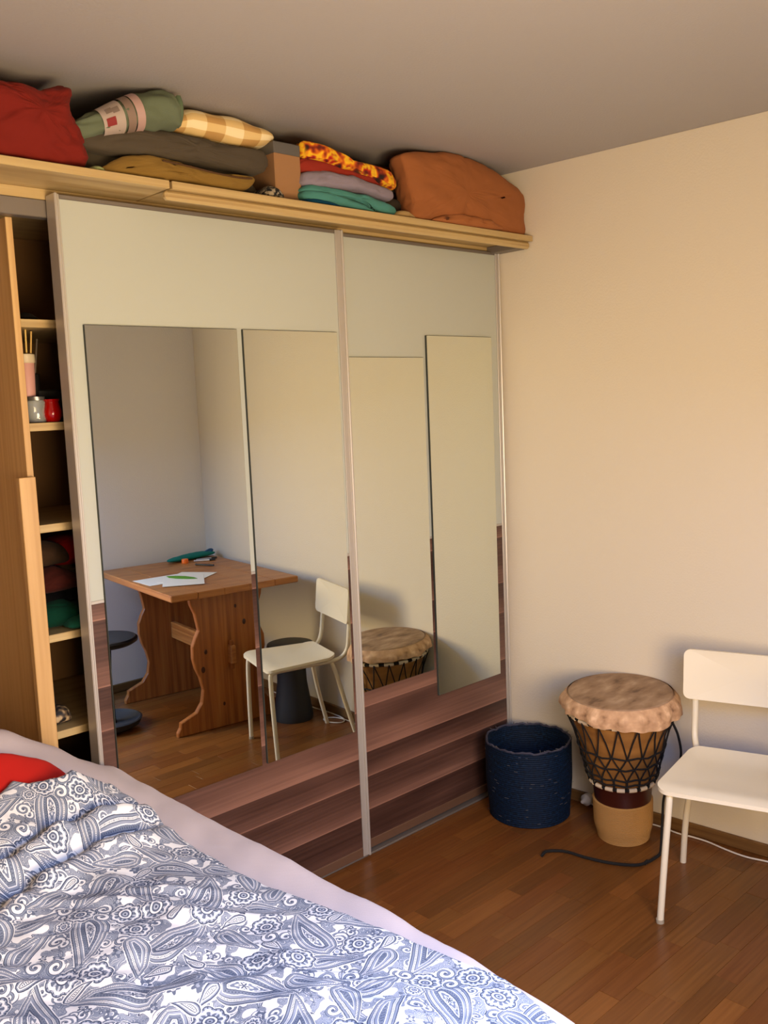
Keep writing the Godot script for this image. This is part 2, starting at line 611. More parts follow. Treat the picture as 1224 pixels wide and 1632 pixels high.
# ---------------------------------------------------------------- the wardrobe
func wardrobe() -> void:
	var t := thing("wardrobe", "long beech wardrobe with mirrored sliding doors against the back wall", "wardrobe", Vector3(0, 0, 0))
	var zb := -0.62
	var zf := -0.09
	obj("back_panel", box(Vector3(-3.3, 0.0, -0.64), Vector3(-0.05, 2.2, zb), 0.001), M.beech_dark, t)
	obj("side_panel", box(Vector3(-0.062, 0.0, zb), Vector3(-0.044, 2.195, zf), 0.001), M.beech_up, t)
	obj("side_panel", box(Vector3(-3.3, 0.0, zb), Vector3(-3.28, 2.195, zf), 0.001), M.beech_up, t)
	obj("divider", box(Vector3(-1.956, 0.0, zb), Vector3(-1.938, 2.15, zf), 0.001), M.beech_up, t)
	obj("divider", box(Vector3(-0.90, 0.0, zb), Vector3(-0.882, 2.15, zf), 0.001), M.beech_up, t)
	obj("filler_strip", box(Vector3(-1.988, 0.0, zf), Vector3(-1.943, 1.468, -0.068), 0.0015), M.beech_up, t)
	obj("top_panel", box(Vector3(-3.3, 2.196, zb), Vector3(-0.03, 2.2235, -0.05), 0.001), M.beech, t)
	obj("upper_track", box(Vector3(-3.3, 2.150, -0.085), Vector3(-0.03, 2.1955, -0.052), 0.002), M.alu_flat, t)
	obj("plinth", box(Vector3(-3.3, 0.0, zb), Vector3(-0.062, 0.07, -0.13), 0.001), M.beech_dark, t)
	obj("floor_track", box(Vector3(-3.3, 0.0, -0.085), Vector3(-0.03, 0.008, -0.01), 0.002), M.alu_flat, t)
	for y in [1.890, 1.611, 1.331, 1.021, 0.742]:
		obj("shelf", box(Vector3(-1.938, y - 0.022, zb), Vector3(-0.90, y, -0.11), 0.001), M.beech, t)
	obj("shelf", box(Vector3(-1.938, 0.40, zb), Vector3(-0.90, 0.42, -0.11), 0.001), M.beech, t)
	# the boards on top overhang the doors; the right-hand one has a rounded lip under its edge
	obj("top_board", box(Vector3(-3.3, 2.224, -0.66), Vector3(-1.592, 2.245, 0.131), 0.0015), M.beech, t)
	obj("top_board", box(Vector3(-1.584, 2.224, -0.66), Vector3(0.004, 2.245, 0.131), 0.0015), M.beech, t)
	obj("edge_lip", box(Vector3(-1.60, 2.197, 0.098), Vector3(0.0, 2.2225, 0.121), 0.007), M.beech, t)
	obj("back_board", box(Vector3(-0.0585, 2.197, -0.05), Vector3(-0.005, 2.2235, 0.098), 0.002), M.alu_flat, t)
	sliding_door(t, -1.862, -0.864, 0.0, true, [[-1.807, -1.314, 0.484, 1.868], [-1.293, -0.912, 0.484, 1.868]])
	sliding_door(t, -0.876, -0.0035, -0.028, false, [[-0.846, -0.471, 0.601, 1.788], [-0.451, -0.0765, 0.492, 1.869]])

func sliding_door(t: Node3D, x0: float, x1: float, z: float, left_one: bool, mirrors: Array) -> void:
	var door := obj("sliding_door", box(Vector3(x0 + 0.004, 0.014, z - 0.018), Vector3(x1 - 0.004, 2.202, z - 0.008), 0.001), M.alu_flat, t)
	var gl := x0 + (0.016 if left_one else 0.01)
	var gr := x1 - (0.031 if left_one else 0.028)
	obj("glass_panel", box(Vector3(gl, 1.116, z - 0.008), Vector3(gr, 2.192, z - 0.004), 0.0008), M.glass_panel, door)
	var wood := obj("wood_panel", box(Vector3(gl, 0.046, z - 0.008), Vector3(gr, 1.107, z - 0.004), 0.0008), M.laminate, door)
	if not left_one:
		wood.material_override = M.laminate
	obj("middle_rail", box(Vector3(gl, 1.107, z - 0.008), Vector3(gr, 1.116, z - 0.003), 0.001), M.alu, door)
	obj("top_rail", box(Vector3(gl, 2.192, z - 0.018), Vector3(gr, 2.204, z - 0.002), 0.002), M.alu_flat, door)
	obj("bottom_rail", box(Vector3(gl, 0.012, z - 0.018), Vector3(gr, 0.046, z - 0.002), 0.002), M.rail_brown, door)
	# stiles: a raised bead at the outer edge and a flat flange
	var st := begin()
	add_box(st, Vector3(x0, 0.010, z - (0.048 if left_one else 0.018)), Vector3(x0 + 0.009, 2.206, z + 0.007), 0.003)
	add_box(st, Vector3(x0 + 0.008, 0.012, z - 0.018), Vector3(gl, 2.204, z - 0.001), 0.001)
	obj("stile", done(st), M.alu, door)
	st = begin()
	var bead := x1 - (0.0 if left_one else 0.007)
	add_box(st, Vector3(bead - 0.009, 0.010, z - 0.018), Vector3(bead, 2.206, z + 0.007), 0.003)
	add_box(st, Vector3(gr, 0.012, z - 0.018), Vector3(bead - 0.008, 2.204, z - 0.001), 0.001)
	if not left_one:
		add_box(st, Vector3(bead - 0.001, 0.012, z - 0.018), Vector3(x1, 2.204, z - 0.002), 0.001)
	obj("stile", done(st), M.alu, door)
	for m in mirrors:
		var backing := obj("mirror", box(Vector3(m[0], m[2], z - 0.004), Vector3(m[1], m[3], z + 0.005), 0.0006), M.mirror_edge, door)
		var face := backing.mesh as ArrayMesh
		var st2 := begin()
		var zf := z + 0.0054
		quad(st2, Vector3(m[0] + 0.001, m[2] + 0.001, zf), Vector3(m[1] - 0.001, m[2] + 0.001, zf), Vector3(m[1] - 0.001, m[3] - 0.001, zf), Vector3(m[0] + 0.001, m[3] - 0.001, zf), Vector3(m[0], m[2], z - 1.0))
		st2.generate_normals()
		st2.commit(face)
		backing.material_override = null
		face.surface_set_material(0, M.mirror_edge)
		face.surface_set_material(1, M.mirror)

# ---------------------------------------------------------------- the bed
const BED_EDGE := [[0.0, -1.842], [0.1, -1.831], [0.35, -1.815], [0.65, -1.808], [1.08, -1.803], [1.35, -1.812], [1.57, -1.826], [1.85, -1.87], [2.15, -1.97]]
const DUVET_EDGE := [[0.0, -2.06], [0.3, -2.02], [0.42, -1.975], [0.60, -1.975], [0.82, -1.974], [1.0, -1.95], [1.2, -1.918], [1.35, -1.897], [1.46, -1.875], [1.54, -1.89], [1.6, -1.915], [1.9, -1.99], [2.15, -2.10]]

func along(table_: Array, z: float) -> float:
	for i in table_.size() - 1:
		if z <= table_[i + 1][0]:
			var f := clampf((z - table_[i][0]) / (table_[i + 1][0] - table_[i][0]), 0.0, 1.0)
			return lerpf(table_[i][1], table_[i + 1][1], f)
	return table_[-1][1]

func sheet_y(x: float, z: float) -> float:
	# the head end by the wardrobe rises over what lies under the sheet
	var b := along([[-2.55, 0.30], [-2.3, 0.27], [-2.13, 0.198], [-2.05, 0.145], [-1.98, 0.098], [-1.90, 0.04], [-1.83, 0.0]], x)
	var f := exp(-pow(maxf(0.0, z - 0.06) / 0.35, 2.0))
	var w := room_noise.get_noise_2d(x * 6.0 + z * 2.0, z * 3.0) * 0.006 + room_noise.get_noise_2d(x * 18.0 + z * 9.0, z * 5.0) * 0.0025
	w += 0.004 * sin(z * 42.0 + x * 7.0) * smoothstep(-1.9, -2.1, x) * f
	return 0.645 + b * f + w

func bed() -> void:
	var t := thing("bed", "wide bed with a pale fitted sheet, its head end against the wardrobe", "bed", Vector3.ZERO)
	var st := begin()
	add_box(st, Vector3(-3.62, 0.12, 0.10), Vector3(-1.92, 0.34, 2.10), 0.01)
	obj("bed_frame", done(st), M.beech_dark, t)
	obj("mattress", box(Vector3(-3.60, 0.34, 0.12), Vector3(-1.94, 0.615, 2.08), 0.05), plain(Color(0.8, 0.78, 0.74), 0.9), t)
	for s in [[-3.55, 0.16], [-2.0, 0.16], [-3.55, 2.0], [-2.0, 2.0]]:
		obj("leg", box(Vector3(s[0], 0.0, s[1]), Vector3(s[0] + 0.06, 0.13, s[1] + 0.06), 0.004), M.beech_dark, t)
	# the sheet over all of it: it turns down over rounded edges at the right and at both ends
	var R := 0.035
	var skirt := 0.30
	st = begin()
	var f := func(u: float, v: float) -> Vector3:
		var across := pow(u, 0.75) * (1.62 + R * PI / 2.0 + skirt) - 1.62
		var span := 2.05 + 2.0 * (R * PI / 2.0 + skirt)
		var length := v * span - (R * PI / 2.0 + skirt)
		var ez := 0.0
		var zz := clampf(length, 0.0, 2.05)
		ez = length - zz
		var z0 := 0.065 + R * 0.0 + zz
		var edge: float = along(BED_EDGE, z0) - R
		var x := minf(edge, edge + across)
		var ex := maxf(0.0, across)
		var p := Vector3(x, sheet_y(x, z0), z0)
		for e in [[ex, 0], [absf(ez), 1]]:
			var d: float = e[0]
			if d <= 0.0:
				continue
			var a := minf(d / R, PI / 2.0)
			var out := sin(a) * R
			var down := (1.0 - cos(a)) * R + maxf(0.0, d - R * PI / 2.0)
			out += 0.004 * sin(z0 * 34.0 + x * 20.0) * minf(1.0, down * 8.0)
			p.y -= down
			if e[1] == 0:
				p.x += out
			else:
				p.z += out * signf(ez) * 0.9
		p.y = maxf(p.y, 0.14)
		return p
	add_grid(st, 110, 150, f, func(_u, _v, p): return Vector2(p.x, p.z), false)
	var sheet_mat := cloth(Color(0.85, 0.80, 0.80))
	obj("fitted_sheet", done(st), sheet_mat, t).set_meta("label", "pale pinkish white fitted sheet")
	# the paisley duvet
	st = begin()
	var thick := 0.045
	var R2 := 0.022
	var g := func(u: float, v: float) -> Vector3:
		# v runs from the head end; u from the left to the right edge
		var tail := R2 * PI / 2.0 + 0.02
		var acr := u * (1.62 + tail) - 1.62
		var lg := v * (1.85 + tail) - tail
		var ez := minf(0.0, lg)
		var zz := maxf(0.0, lg)
		var x_in := minf(acr, 0.0)
		var xg: float = -1.93 + x_in
		var head := along([[-2.6, 0.47], [-2.3, 0.415], [-2.2, 0.38], [-2.12, 0.335], [-2.05, 0.385], [-1.9, 0.36]], xg)
		var z0 := head + zz
		var edge: float = along(DUVET_EDGE, z0) - R2
		var x := edge + x_in
		var y := sheet_y(x, z0)
		var din := minf(-x_in, zz)
		var n1 := room_noise.get_noise_2d(x * 2.3 + z0 * 1.1, z0 * 2.0 - x * 1.2)
		var n2 := 1.0 - absf(room_noise.get_noise_2d(x * 3.4 - z0 * 3.6 + 7.0, x * 1.2 + z0 * 1.2)) * 2.2
		var n3 := 1.0 - absf(room_noise.get_noise_2d(x * 8.0 - z0 * 9.0 + 3.0, x * 2.6 + z0 * 2.6)) * 2.0
		var inside := smoothstep(0.0, 0.2, din)
		y += thick + (n1 * 0.013 + n2 * 0.010 + n3 * 0.006) * (0.25 + 0.75 * inside) + 0.012 * inside
		# two long folds that run up to the corner
		for k in [[-1.99, 0.47, 0.03], [-2.02, 0.58, 0.02]]:
			var d: float = ((x - k[0]) * 0.35 + (z0 - k[1]) * 0.93) - 0.05 * sin((x + 2.0) * 6.0)
			var fade := smoothstep(-2.9, -2.2, x) * smoothstep(0.0, -0.12, x - k[0] - 0.06)
			y += (exp(-pow((d - 0.03) / 0.03, 2.0)) * k[2] - exp(-pow((d + 0.012) / 0.014, 2.0)) * k[2] * 0.8) * fade
		if absf(x + 2.1) < 0.09:
			y += 0.05 * (1.0 - absf(x + 2.1) / 0.09) * exp(-zz * 12.0)
		var p := Vector3(x, y, z0)
		for e in [[maxf(0.0, acr), 0], [absf(ez), 1]]:
			var d: float = e[0]
			if d <= 0.0:
				continue
			var a := minf(d / R2, PI / 2.0)
			var out := sin(a) * R2
			p.y -= (1.0 - cos(a)) * R2 + maxf(0.0, d - R2 * PI / 2.0)
			if e[1] == 0:
				p.x += out
			else:
				p.z -= out
		p.y = maxf(p.y, sheet_y(p.x, p.z) + 0.003)
		return p
	add_grid(st, 150, 170, g, func(_u, _v, p): return Vector2(p.x * 0.96 + p.z * 0.28, p.z * 0.96 - p.x * 0.28) / 0.46, false)
	var dm := plain(Color.WHITE, 0.9)
	dm.albedo_texture = paisley()
	dm.metallic_specular = 0.25
	tag(obj("duvet", done(st), dm), "crumpled blue and white paisley duvet cover spread on the bed", "duvet")
	# the red folded cloth at the head end
	st = begin()
	var h := func(u: float, v: float) -> Vector3:
		var w := TAU * u
		var cx := signf(cos(w)) * pow(absf(cos(w)), 0.45)
		var cz := signf(sin(w)) * pow(absf(sin(w)), 0.5)
		var s := sin(v * PI)
		var k := pow(absf(s), 0.35)
		var x: float = -2.445 + cx * k * 0.375
		var z: float = 0.365 + cz * k * (0.12 + 0.02 * cos(w)) - (x + 2.4) * 0.03
		var up := -cos(v * PI)
		return Vector3(x, sheet_y(x, z) + 0.019 + up * 0.015 + room_noise.get_noise_2d(x * 9.0, z * 9.0) * 0.004 * k, z)
	add_grid(st, 64, 16, h, func(u, v, _p): return Vector2(u, v), false)
	tag(obj("red_cloth", done(st), cloth(Color(0.74, 0.13, 0.10))), "bright red folded cloth lying at the head end of the bed", "cloth")

# ---- the print of the duvet: paisleys, rosettes, scrolls and dots
func paisley() -> ImageTexture:
	var S := 1024
	var buf := PackedFloat32Array()
	buf.resize(S * S)
	buf.fill(0.0)                    # 0 white ground .. 1 darkest blue
	var r := RandomNumberGenerator.new()
	r.seed = 77
	# curling blue shapes with dark outlines leave only part of the ground white
	var wob := noise_image(S, S, 10.0, 10.0, 91, 2)
	var wob2 := noise_image(S, S, 26.0, 26.0, 92, 1)
	for k in S * S:
		var e := wob[k] + wob2[k] * 0.10
		if e < 0.035:
			var q := fposmod(e * 14.0, 1.0)
			buf[k] = 0.92 if e > 0.018 else (0.05 if q < 0.16 else (0.85 if q < 0.28 else 0.55))
	# a dense ground of small scrolls and leaves, then rosettes and paisleys laid over it
	for n in 260:
		motif(buf, S, Vector2(r.randf() * S, r.randf() * S), r.randf_range(20.0, 38.0), [3, 3, 2, 4, 5][n % 5], r.randf() * TAU, n % 2 == 0)
	var spots := []
	for plan in [[165.0, 7, 0, 0.70], [112.0, 12, 0, 0.66], [70.0, 24, 1, 0.72], [58.0, 40, 2, 0.70], [40.0, 60, 3, 0.74], [24.0, 110, 4, 0.8]]:
		for n in plan[1]:
			for attempt in 40:
				var p := Vector2(r.randf() * S, r.randf() * S)
				var ok := true
				for q in spots:
					var d := (p - Vector2(q.x, q.y)).abs()
					d = Vector2(minf(d.x, S - d.x), minf(d.y, S - d.y))
					if d.length() < (plan[0] + q.z) * plan[3]:
						ok = false
						break
				if ok:
					spots.append(Vector3(p.x, p.y, plan[0]))
					var kind: int = plan[2]
					if kind == 3:
						kind = r.randi_range(1, 3)
					motif(buf, S, p, plan[0], kind, r.randf() * TAU, r.randi() % 2 == 0)
					break
	var im := Image.create_empty(S, S, false, Image.FORMAT_RGB8)
	var g := Gradient.new()
	g.offsets = PackedFloat32Array([0.0, 0.35, 0.6, 0.8, 1.0])
	g.colors = PackedColorArray([Color(0.88, 0.88, 0.87), Color(0.66, 0.69, 0.73), Color(0.44, 0.475, 0.54), Color(0.34, 0.375, 0.45), Color(0.22, 0.25, 0.33)])
	var lut := []
	for i in 256:
		lut.append(g.sample(i / 255.0))
	for y in S:
		for x in S:
			im.set_pixel(x, y, lut[clampi(int(buf[y * S + x] * 255.0), 0, 255)])
	return ImageTexture.create_from_image(im)

func motif(buf: PackedFloat32Array, S: int, at: Vector2, rad: float, kind: int, turn: float, flip: bool) -> void:
	var R := int(rad)
	var c := cos(turn)
	var s := sin(turn)
	for dy in range(-R, R + 1):
		for dx in range(-R, R + 1):
			if dx * dx + dy * dy > R * R:
				continue
			var x := (dx * c + dy * s) / rad
			var y := (-dx * s + dy * c) / rad
			if flip:
				x = -x
			var v := -1.0
			if kind == 0:
				v = drop(x, y, rad)
			elif kind == 1:
				v = rosette(x, y, rad)
			elif kind == 2:
				v = drop(x, y, rad * 0.8) if rad > 40.0 else scroll(x, y, rad)
			elif kind == 3:
				v = scroll(x, y, rad)
			elif kind == 5:
				var lw := 0.34 * (1.0 - y * y)
				var ld := (lw - absf(x)) * rad
				v = -1.0 if ld < 0.0 else (0.85 if ld < 2.5 or absf(x) * rad < 1.2 else (0.03 if fposmod(y * 7.0 + absf(x) * 5.0, 1.0) < 0.4 else 0.55))
			else:
				var d := Vector2(x, y).length()
				var a := atan2(y, x)
				v = 0.75 if d < 0.62 + 0.2 * cos(a * 5.0) and d > 0.3 else (0.45 if d <= 0.22 else -1.0)
			if v >= 0.0:
				buf[posmod(int(at.y) + dy, S) * S + posmod(int(at.x) + dx, S)] = v

func drop(x: float, y: float, rad: float) -> float:
	# a bent teardrop: the tip curls over at the top
	var t := (y + 0.92) / 1.84
	if t <= 0.0 or t >= 1.0:
		return -1.0
	var bx := x - 0.95 * pow(t, 2.4) + 0.30
	var w := 1.18 * sqrt(t) * pow(1.0 - t, 0.85)
	w = w * 1.0 + 0.02
	var d := (w - absf(bx)) * rad * 0.8
	d = minf(d, minf(t, 1.0 - t) * 1.9 * rad)
	if d < 0.0:
		return -1.0
	if d < 3.5:
		return 0.02
	var px := d - 3.5
	var run := t * 60.0 * rad / 170.0
	if px < 3.0:
		return 0.95
	if px < 9.0:
		return 0.55 if rad > 60.0 or px < 6.0 else 0.0
	if px < 11.0:
		return 0.9
	if px < 19.0:
		return 0.85 if fposmod(run, 1.0) < 0.45 and px > 12.5 and px < 17.5 else 0.02
	if px < 21.5:
		return 0.85
	if px < 29.0:
		return 0.5
	if px < 32.0:
		return 0.03
	if px < 44.0:
		var q := sin(run * PI * 0.9) * sin(px * 0.45)
		return 0.85 if q > 0.35 else 0.6
	if px < 47.0:
		return 0.9
	if px < 51.0:
		return 0.05
	var e := Vector2(bx * 2.2, (t - 0.36) * 2.6)
	var a := atan2(e.y, e.x)
	var m := e.length() * 2.4 + 0.18 * cos(a * 6.0)
	if m < 0.25:
		return 0.9
	if m < 0.5:
		return 0.1
	return 0.62 if m < 0.85 else (0.05 if m < 0.95 else 0.5 + 0.35 * float(sin(e.x * 34.0) * sin(e.y * 34.0) > 0.2))

func rosette(x: float, y: float, rad: float) -> float:
	var d := Vector2(x, y).length()
	var a := atan2(y, x)
	var edge := 0.82 + 0.13 * absf(cos(a * 4.0))
	if d > edge + 0.05:
		return -1.0
	if d > edge:
		return 0.02
	if d > edge - 0.07:
		return 0.9
	if d > edge - 0.16:
		return 0.45 if absf(sin(a * 12.0)) > 0.5 else 0.85
	if d > edge - 0.30:
		return 0.03
	if d > 0.42:
		return 0.75 if absf(cos(a * 6.0)) > 0.55 else 0.35
	if d > 0.36:
		return 0.95
	if d > 0.25:
		return 0.03
	return 0.8 if d > 0.15 else (0.4 if d > 0.07 else 0.95)

func scroll(x: float, y: float, _rad: float) -> float:
	var d := Vector2(x, y).length()
	if d > 0.97:
		return -1.0
	var a := atan2(y, x)
	var f := fposmod(a / TAU + d * 1.6, 1.0)
	if d < 0.16:
		return 0.85
	if d > 0.86 and f > 0.4:
		return -1.0
	if f < 0.1:
		return 0.95
	if f < 0.34:
		return 0.55
	if f < 0.44:
		return 0.95
	return 0.02 if d < 0.8 else -1.0

# ---------------------------------------------------------------- chair, drum, basket
func chair() -> void:
	var t := thing("chair", "white chair with painted plywood seat and tubular legs beside the drum", "chair", Vector3(-0.549, 0, 0.975), 0.2965)
	# local: x towards the backrest (to the wall), z along the seat's front edge
	var st := begin()
	var n := 18
	var outline := rounded(Vector2(-0.025, -0.012), Vector2(0.33, 0.392), 0.045, 6)
	for i in outline.size():        # narrower towards the back
		var p: Vector2 = outline[i]
		var f := clampf((p.x + 0.025) / 0.355, 0.0, 1.0)
		outline[i] = Vector2(p.x, 0.19 + (p.y - 0.19) * lerpf(1.0, 0.80, f))
	st.set_smooth_group(1)
	var dish := func(p: Vector2) -> float:
		var q := (p - Vector2(0.16, 0.19)) / Vector2(0.20, 0.22)
		return -0.012 * maxf(0.0, 1.0 - q.length_squared()) - 0.010 * pow(clampf((0.03 - p.x) / 0.055, 0.0, 1.0), 2.0) + 0.012 * pow(clampf((p.x - 0.24) / 0.09, 0.0, 1.0), 2.0)
	var c := Vector2(0.15, 0.19)
	for side in [0, 1]:
		var y0 := 0.446 if side == 0 else 0.434
		for i in outline.size():
			var a: Vector2 = outline[i]
			var b: Vector2 = outline[(i + 1) % outline.size()]
			for k in 8:
				var f0 := k / 8.0
				var f1 := (k + 1) / 8.0
				var q := [c.lerp(a, f0), c.lerp(b, f0), c.lerp(b, f1), c.lerp(a, f1)]
				var v := []
				for e in q:
					v.append(Vector3(e.x, y0 + dish.call(e), e.y))
				var inner := Vector3(c.x, y0 + (-0.3 if side == 0 else 0.3), c.y)
				if k > 0:
					tri(st, v[0], v[1], v[2], inner)
				tri(st, v[0], v[2], v[3], inner)
	st.set_smooth_group(2)
	for i in outline.size():
		var a: Vector2 = outline[i]
		var b: Vector2 = outline[(i + 1) % outline.size()]
		quad(st, Vector3(a.x, 0.446 + dish.call(a), a.y), Vector3(b.x, 0.446 + dish.call(b), b.y), Vector3(b.x, 0.434 + dish.call(b), b.y), Vector3(a.x, 0.434 + dish.call(a), a.y), Vector3(c.x, 0.44, c.y))
	obj("seat", done(st), M.chair_wood, t)
	# backrest: a bent board, corners rounded
	st = begin()
	var plate := rounded(Vector2(-0.195, -0.083), Vector2(0.195, 0.083), 0.022, 5)
	var bend := func(q: Vector2, off: float) -> Vector3:
		return Vector3(0.405 + off - 0.018 * pow(q.x / 0.195, 2.0) + q.y * 0.10, 0.682 + q.y, 0.19 + q.x)
	for side in [0, 1]:
		st.set_smooth_group(1 + side)
		var off := -0.005 if side == 0 else 0.005
		for i in plate.size():
			var a: Vector2 = plate[i]
			var b: Vector2 = plate[(i + 1) % plate.size()]
			for k in 8:
				var f0 := k / 8.0
				var f1 := (k + 1) / 8.0
				var v := [bend.call(a * f0, off), bend.call(b * f0, off), bend.call(b * f1, off), bend.call(a * f1, off)]
				var inner := Vector3(0.40 + (2.0 if side == 0 else -2.0), 0.68, 0.19)
				if k > 0:
					tri(st, v[0], v[1], v[2], inner)
				tri(st, v[0], v[2], v[3], inner)
	st.set_smooth_group(4)
	for i in plate.size():
		var a: Vector2 = plate[i]
		var b: Vector2 = plate[(i + 1) % plate.size()]
		quad(st, bend.call(a, -0.005), bend.call(b, -0.005), bend.call(b, 0.005), bend.call(a, 0.005), Vector3(0.40, 0.682, 0.19))
	obj("backrest", done(st), M.chair_wood, t)
	for w in [0, 1]:
		var z0: float = [0.0, 0.385][w]
		var zi: float = [0.03, 0.355][w]
		var zr: float = [-0.015, 0.387][w]
		obj("front_leg", tube(curve([Vector3(0.0, 0.0, z0), Vector3(-0.004, 0.2, lerpf(z0, zi, 0.5)), Vector3(-0.004, 0.39, zi), Vector3(0.012, 0.418, zi), Vector3(0.05, 0.424, zi)], 5), 0.0105, 10), M.white_paint, t)
		obj("side_rail", tube(PackedVector3Array([Vector3(0.05, 0.424, zi), Vector3(0.20, 0.424, lerpf(zi, 0.19, 0.08)), Vector3(0.29, 0.422, lerpf(zi, 0.19, 0.12))]), 0.0105, 10), M.white_paint, t)
		obj("rear_leg", tube(curve([Vector3(0.285, 0.424, lerpf(zi, 0.19, 0.12)), Vector3(0.315, 0.40, lerpf(zi, 0.19, 0.1)), Vector3(0.36, 0.20, lerpf(zi, zr, 0.5)), Vector3(0.41, 0.0, zr)], 5), 0.0105, 10), M.white_paint, t)
		obj("upright", tube(curve([Vector3(0.29, 0.422, lerpf(zi, 0.19, 0.12)), Vector3(0.35, 0.432, lerpf(zi, 0.19, 0.08)), Vector3(0.385, 0.475, zi), Vector3(0.398, 0.56, zi), Vector3(0.412, 0.70, zi)], 5), 0.0105, 10), M.white_paint, t)
		obj("foot_cap", lathe([Vector2(0.0, 0.0), Vector2(0.0125, 0.0), Vector2(0.0125, 0.012), Vector2(0.0, 0.013)], 12), M.foot, t).position = Vector3(0.0, 0.0, z0)

func drum() -> void:
	var t := thing("djembe_drum", "wooden goblet drum with a hide head and black rope lacing, between basket and chair", "drum", Vector3(-0.122, 0, 0.581))
	t.rotation = Vector3(0.02, 0, 0.055)
	var hide_n := noise_image(256, 256, 6.0, 6.0, 41, 4)
	var hide := textured(ramp_texture(hide_n, 256, 256, [Color(0.38, 0.28, 0.20), Color(0.57, 0.45, 0.335), Color(0.64, 0.52, 0.40), Color(0.73, 0.62, 0.50)], -0.6, 0.5), Vector3(1.1, 1.1, 2.4), 0.65)
	var skin := textured(hide.albedo_texture, Vector3(3.5, 3.5, 3.5), 0.8, false, Color(1.22, 1.2, 1.18))
	var ochre := textured(ramp_texture(noise_image(128, 128, 3.0, 10.0, 42, 3), 128, 128, [Color(0.50, 0.33, 0.14), Color(0.62, 0.43, 0.20)]), Vector3(2, 2, 2), 0.6)
	var red_wood := plain(Color(0.22, 0.06, 0.025), 0.4)
	# base, wound with cord
	var prof := [Vector2(0.0, 0.0), Vector2(0.085, 0.0)]
	var winds := 30
	for k in winds * 3 + 1:
		var y := 0.004 + 0.150 * k / (winds * 3.0)
		var b := 0.0016 * absf(sin(PI * k / 3.0))
		var r0: float = lerpf(0.093, 0.104, smoothstep(0.0, 0.07, y)) + 0.003 * y / 0.15
		prof.append(Vector2(r0 + b, y))
	prof.append(Vector2(0.098, 0.158))
	obj("cord_wound_base", lathe(prof, 36), plain(Color(0.66, 0.49, 0.26), 0.8), t)
	obj("stem", lathe([Vector2(0.085, 0.15), Vector2(0.102, 0.156), Vector2(0.104, 0.18), Vector2(0.106, 0.215), Vector2(0.111, 0.232), Vector2(0.1, 0.24)], 36), red_wood, t)
	obj("bowl", lathe([Vector2(0.10, 0.225), Vector2(0.112, 0.235), Vector2(0.127, 0.285), Vector2(0.142, 0.345), Vector2(0.160, 0.42), Vector2(0.178, 0.495), Vector2(0.184, 0.55), Vector2(0.17, 0.556)], 48), ochre, t)
	# the head: flat hide with a worn rim, and the ragged flap that hangs over the ring
	obj("drum_head", lathe([Vector2(0.0, 0.566), Vector2(0.09, 0.566), Vector2(0.16, 0.5655), Vector2(0.182, 0.563), Vector2(0.191, 0.553), Vector2(0.192, 0.535)], 56), hide, t)
	var st := begin()
	var flap := func(u: float, v: float) -> Vector3:
		var w := TAU * u
		var ragged := 0.35 + 0.10 * sin(3.0 * w + 1.0) + 0.10 * sin(7.0 * w) + 0.07 * sin(17.0 * w + 2.0)
		var facing := 0.5 + 0.5 * cos(w - 1.75)
		var length := 0.034 + 0.030 * ragged + 0.026 * facing * facing
		var y := 0.560 - v * length
		var r := 0.190 + 0.022 * sin(minf(v * 1.5, 1.0) * PI / 2.0) + 0.005 * sin(11.0 * w) * v + 0.003 * sin(23.0 * w) * v
		return Vector3(cos(w) * r, y, sin(w) * r)
	add_grid(st, 160, 8, flap, func(u, v, _p): return Vector2(u, v), true)
	add_grid(st, 160, 8, func(u, v): return flap.call(u, v) * Vector3(0.985, 1.0, 0.985), func(u, v, _p): return Vector2(u, v), false)
	obj("hide_flap", done(st), skin, t)
	# two rings wrapped in pale cloth, seen as short rolls between the rope loops
	var pale := plain(Color(0.80, 0.72, 0.60), 0.85)
	var N := 18
	for ringdef in [[0.494, 0.186, 0.009], [0.234, 0.1185, 0.008]]:
		var ry: float = ringdef[0]
		var rr: float = ringdef[1]
		st = begin()
		for k in N:
			var pts := []
			for j in 5:
				var w := TAU * (k + 0.18 + 0.64 * j / 4.0) / N
				pts.append(Vector3(cos(w) * rr, ry, sin(w) * rr))
			add_tube(st, PackedVector3Array(pts), ringdef[2], 8)
		obj("cloth_wrapped_ring", done(st), pale, t)
		var loop := []
		for k in 48:
			var w := TAU * k / 48.0
			loop.append(Vector3(cos(w) * (rr - 0.002), ry, sin(w) * (rr - 0.002)))
		obj("ring_core", tube(PackedVector3Array(loop), ringdef[2] * 0.8, 6, true), M.rope, t)
	# rope lacing: verticals from ring to ring that zigzag, and the horizontal rows woven through them
	var rad := func(y: float) -> float:
		return along([[0.22, 0.117], [0.285, 0.131], [0.345, 0.146], [0.42, 0.164], [0.495, 0.186]], y) + 0.002
	st = begin()
	for k in N:
		for s in [-1.0, 1.0]:
			var pts := []
			for q in [[0.494, 0.5], [0.43, 0.27], [0.37, 0.02], [0.345, 0.25], [0.323, 0.5], [0.30, 0.25], [0.275, 0.03], [0.234, 0.0]]:
				var w: float = TAU * (k + q[1] * s) / N
				var r: float = rad.call(q[0]) + (0.008 if q[0] > 0.49 else 0.001)
				pts.append(Vector3(cos(w) * r, q[0], sin(w) * r))
			add_tube(st, PackedVector3Array(pts), 0.0027, 5)
	obj("rope_lacing", done(st), M.rope, t)
	for y in [0.368, 0.323, 0.277, 0.256]:
		var pts := []
		for k in 48:
			var w := TAU * k / 48.0
			var r: float = rad.call(y) + 0.003
			pts.append(Vector3(cos(w) * r, y + 0.003 * sin(w * 12.0), sin(w) * r))
		obj("rope_row", tube(PackedVector3Array(pts), 0.0032, 6, true), M.rope, t)
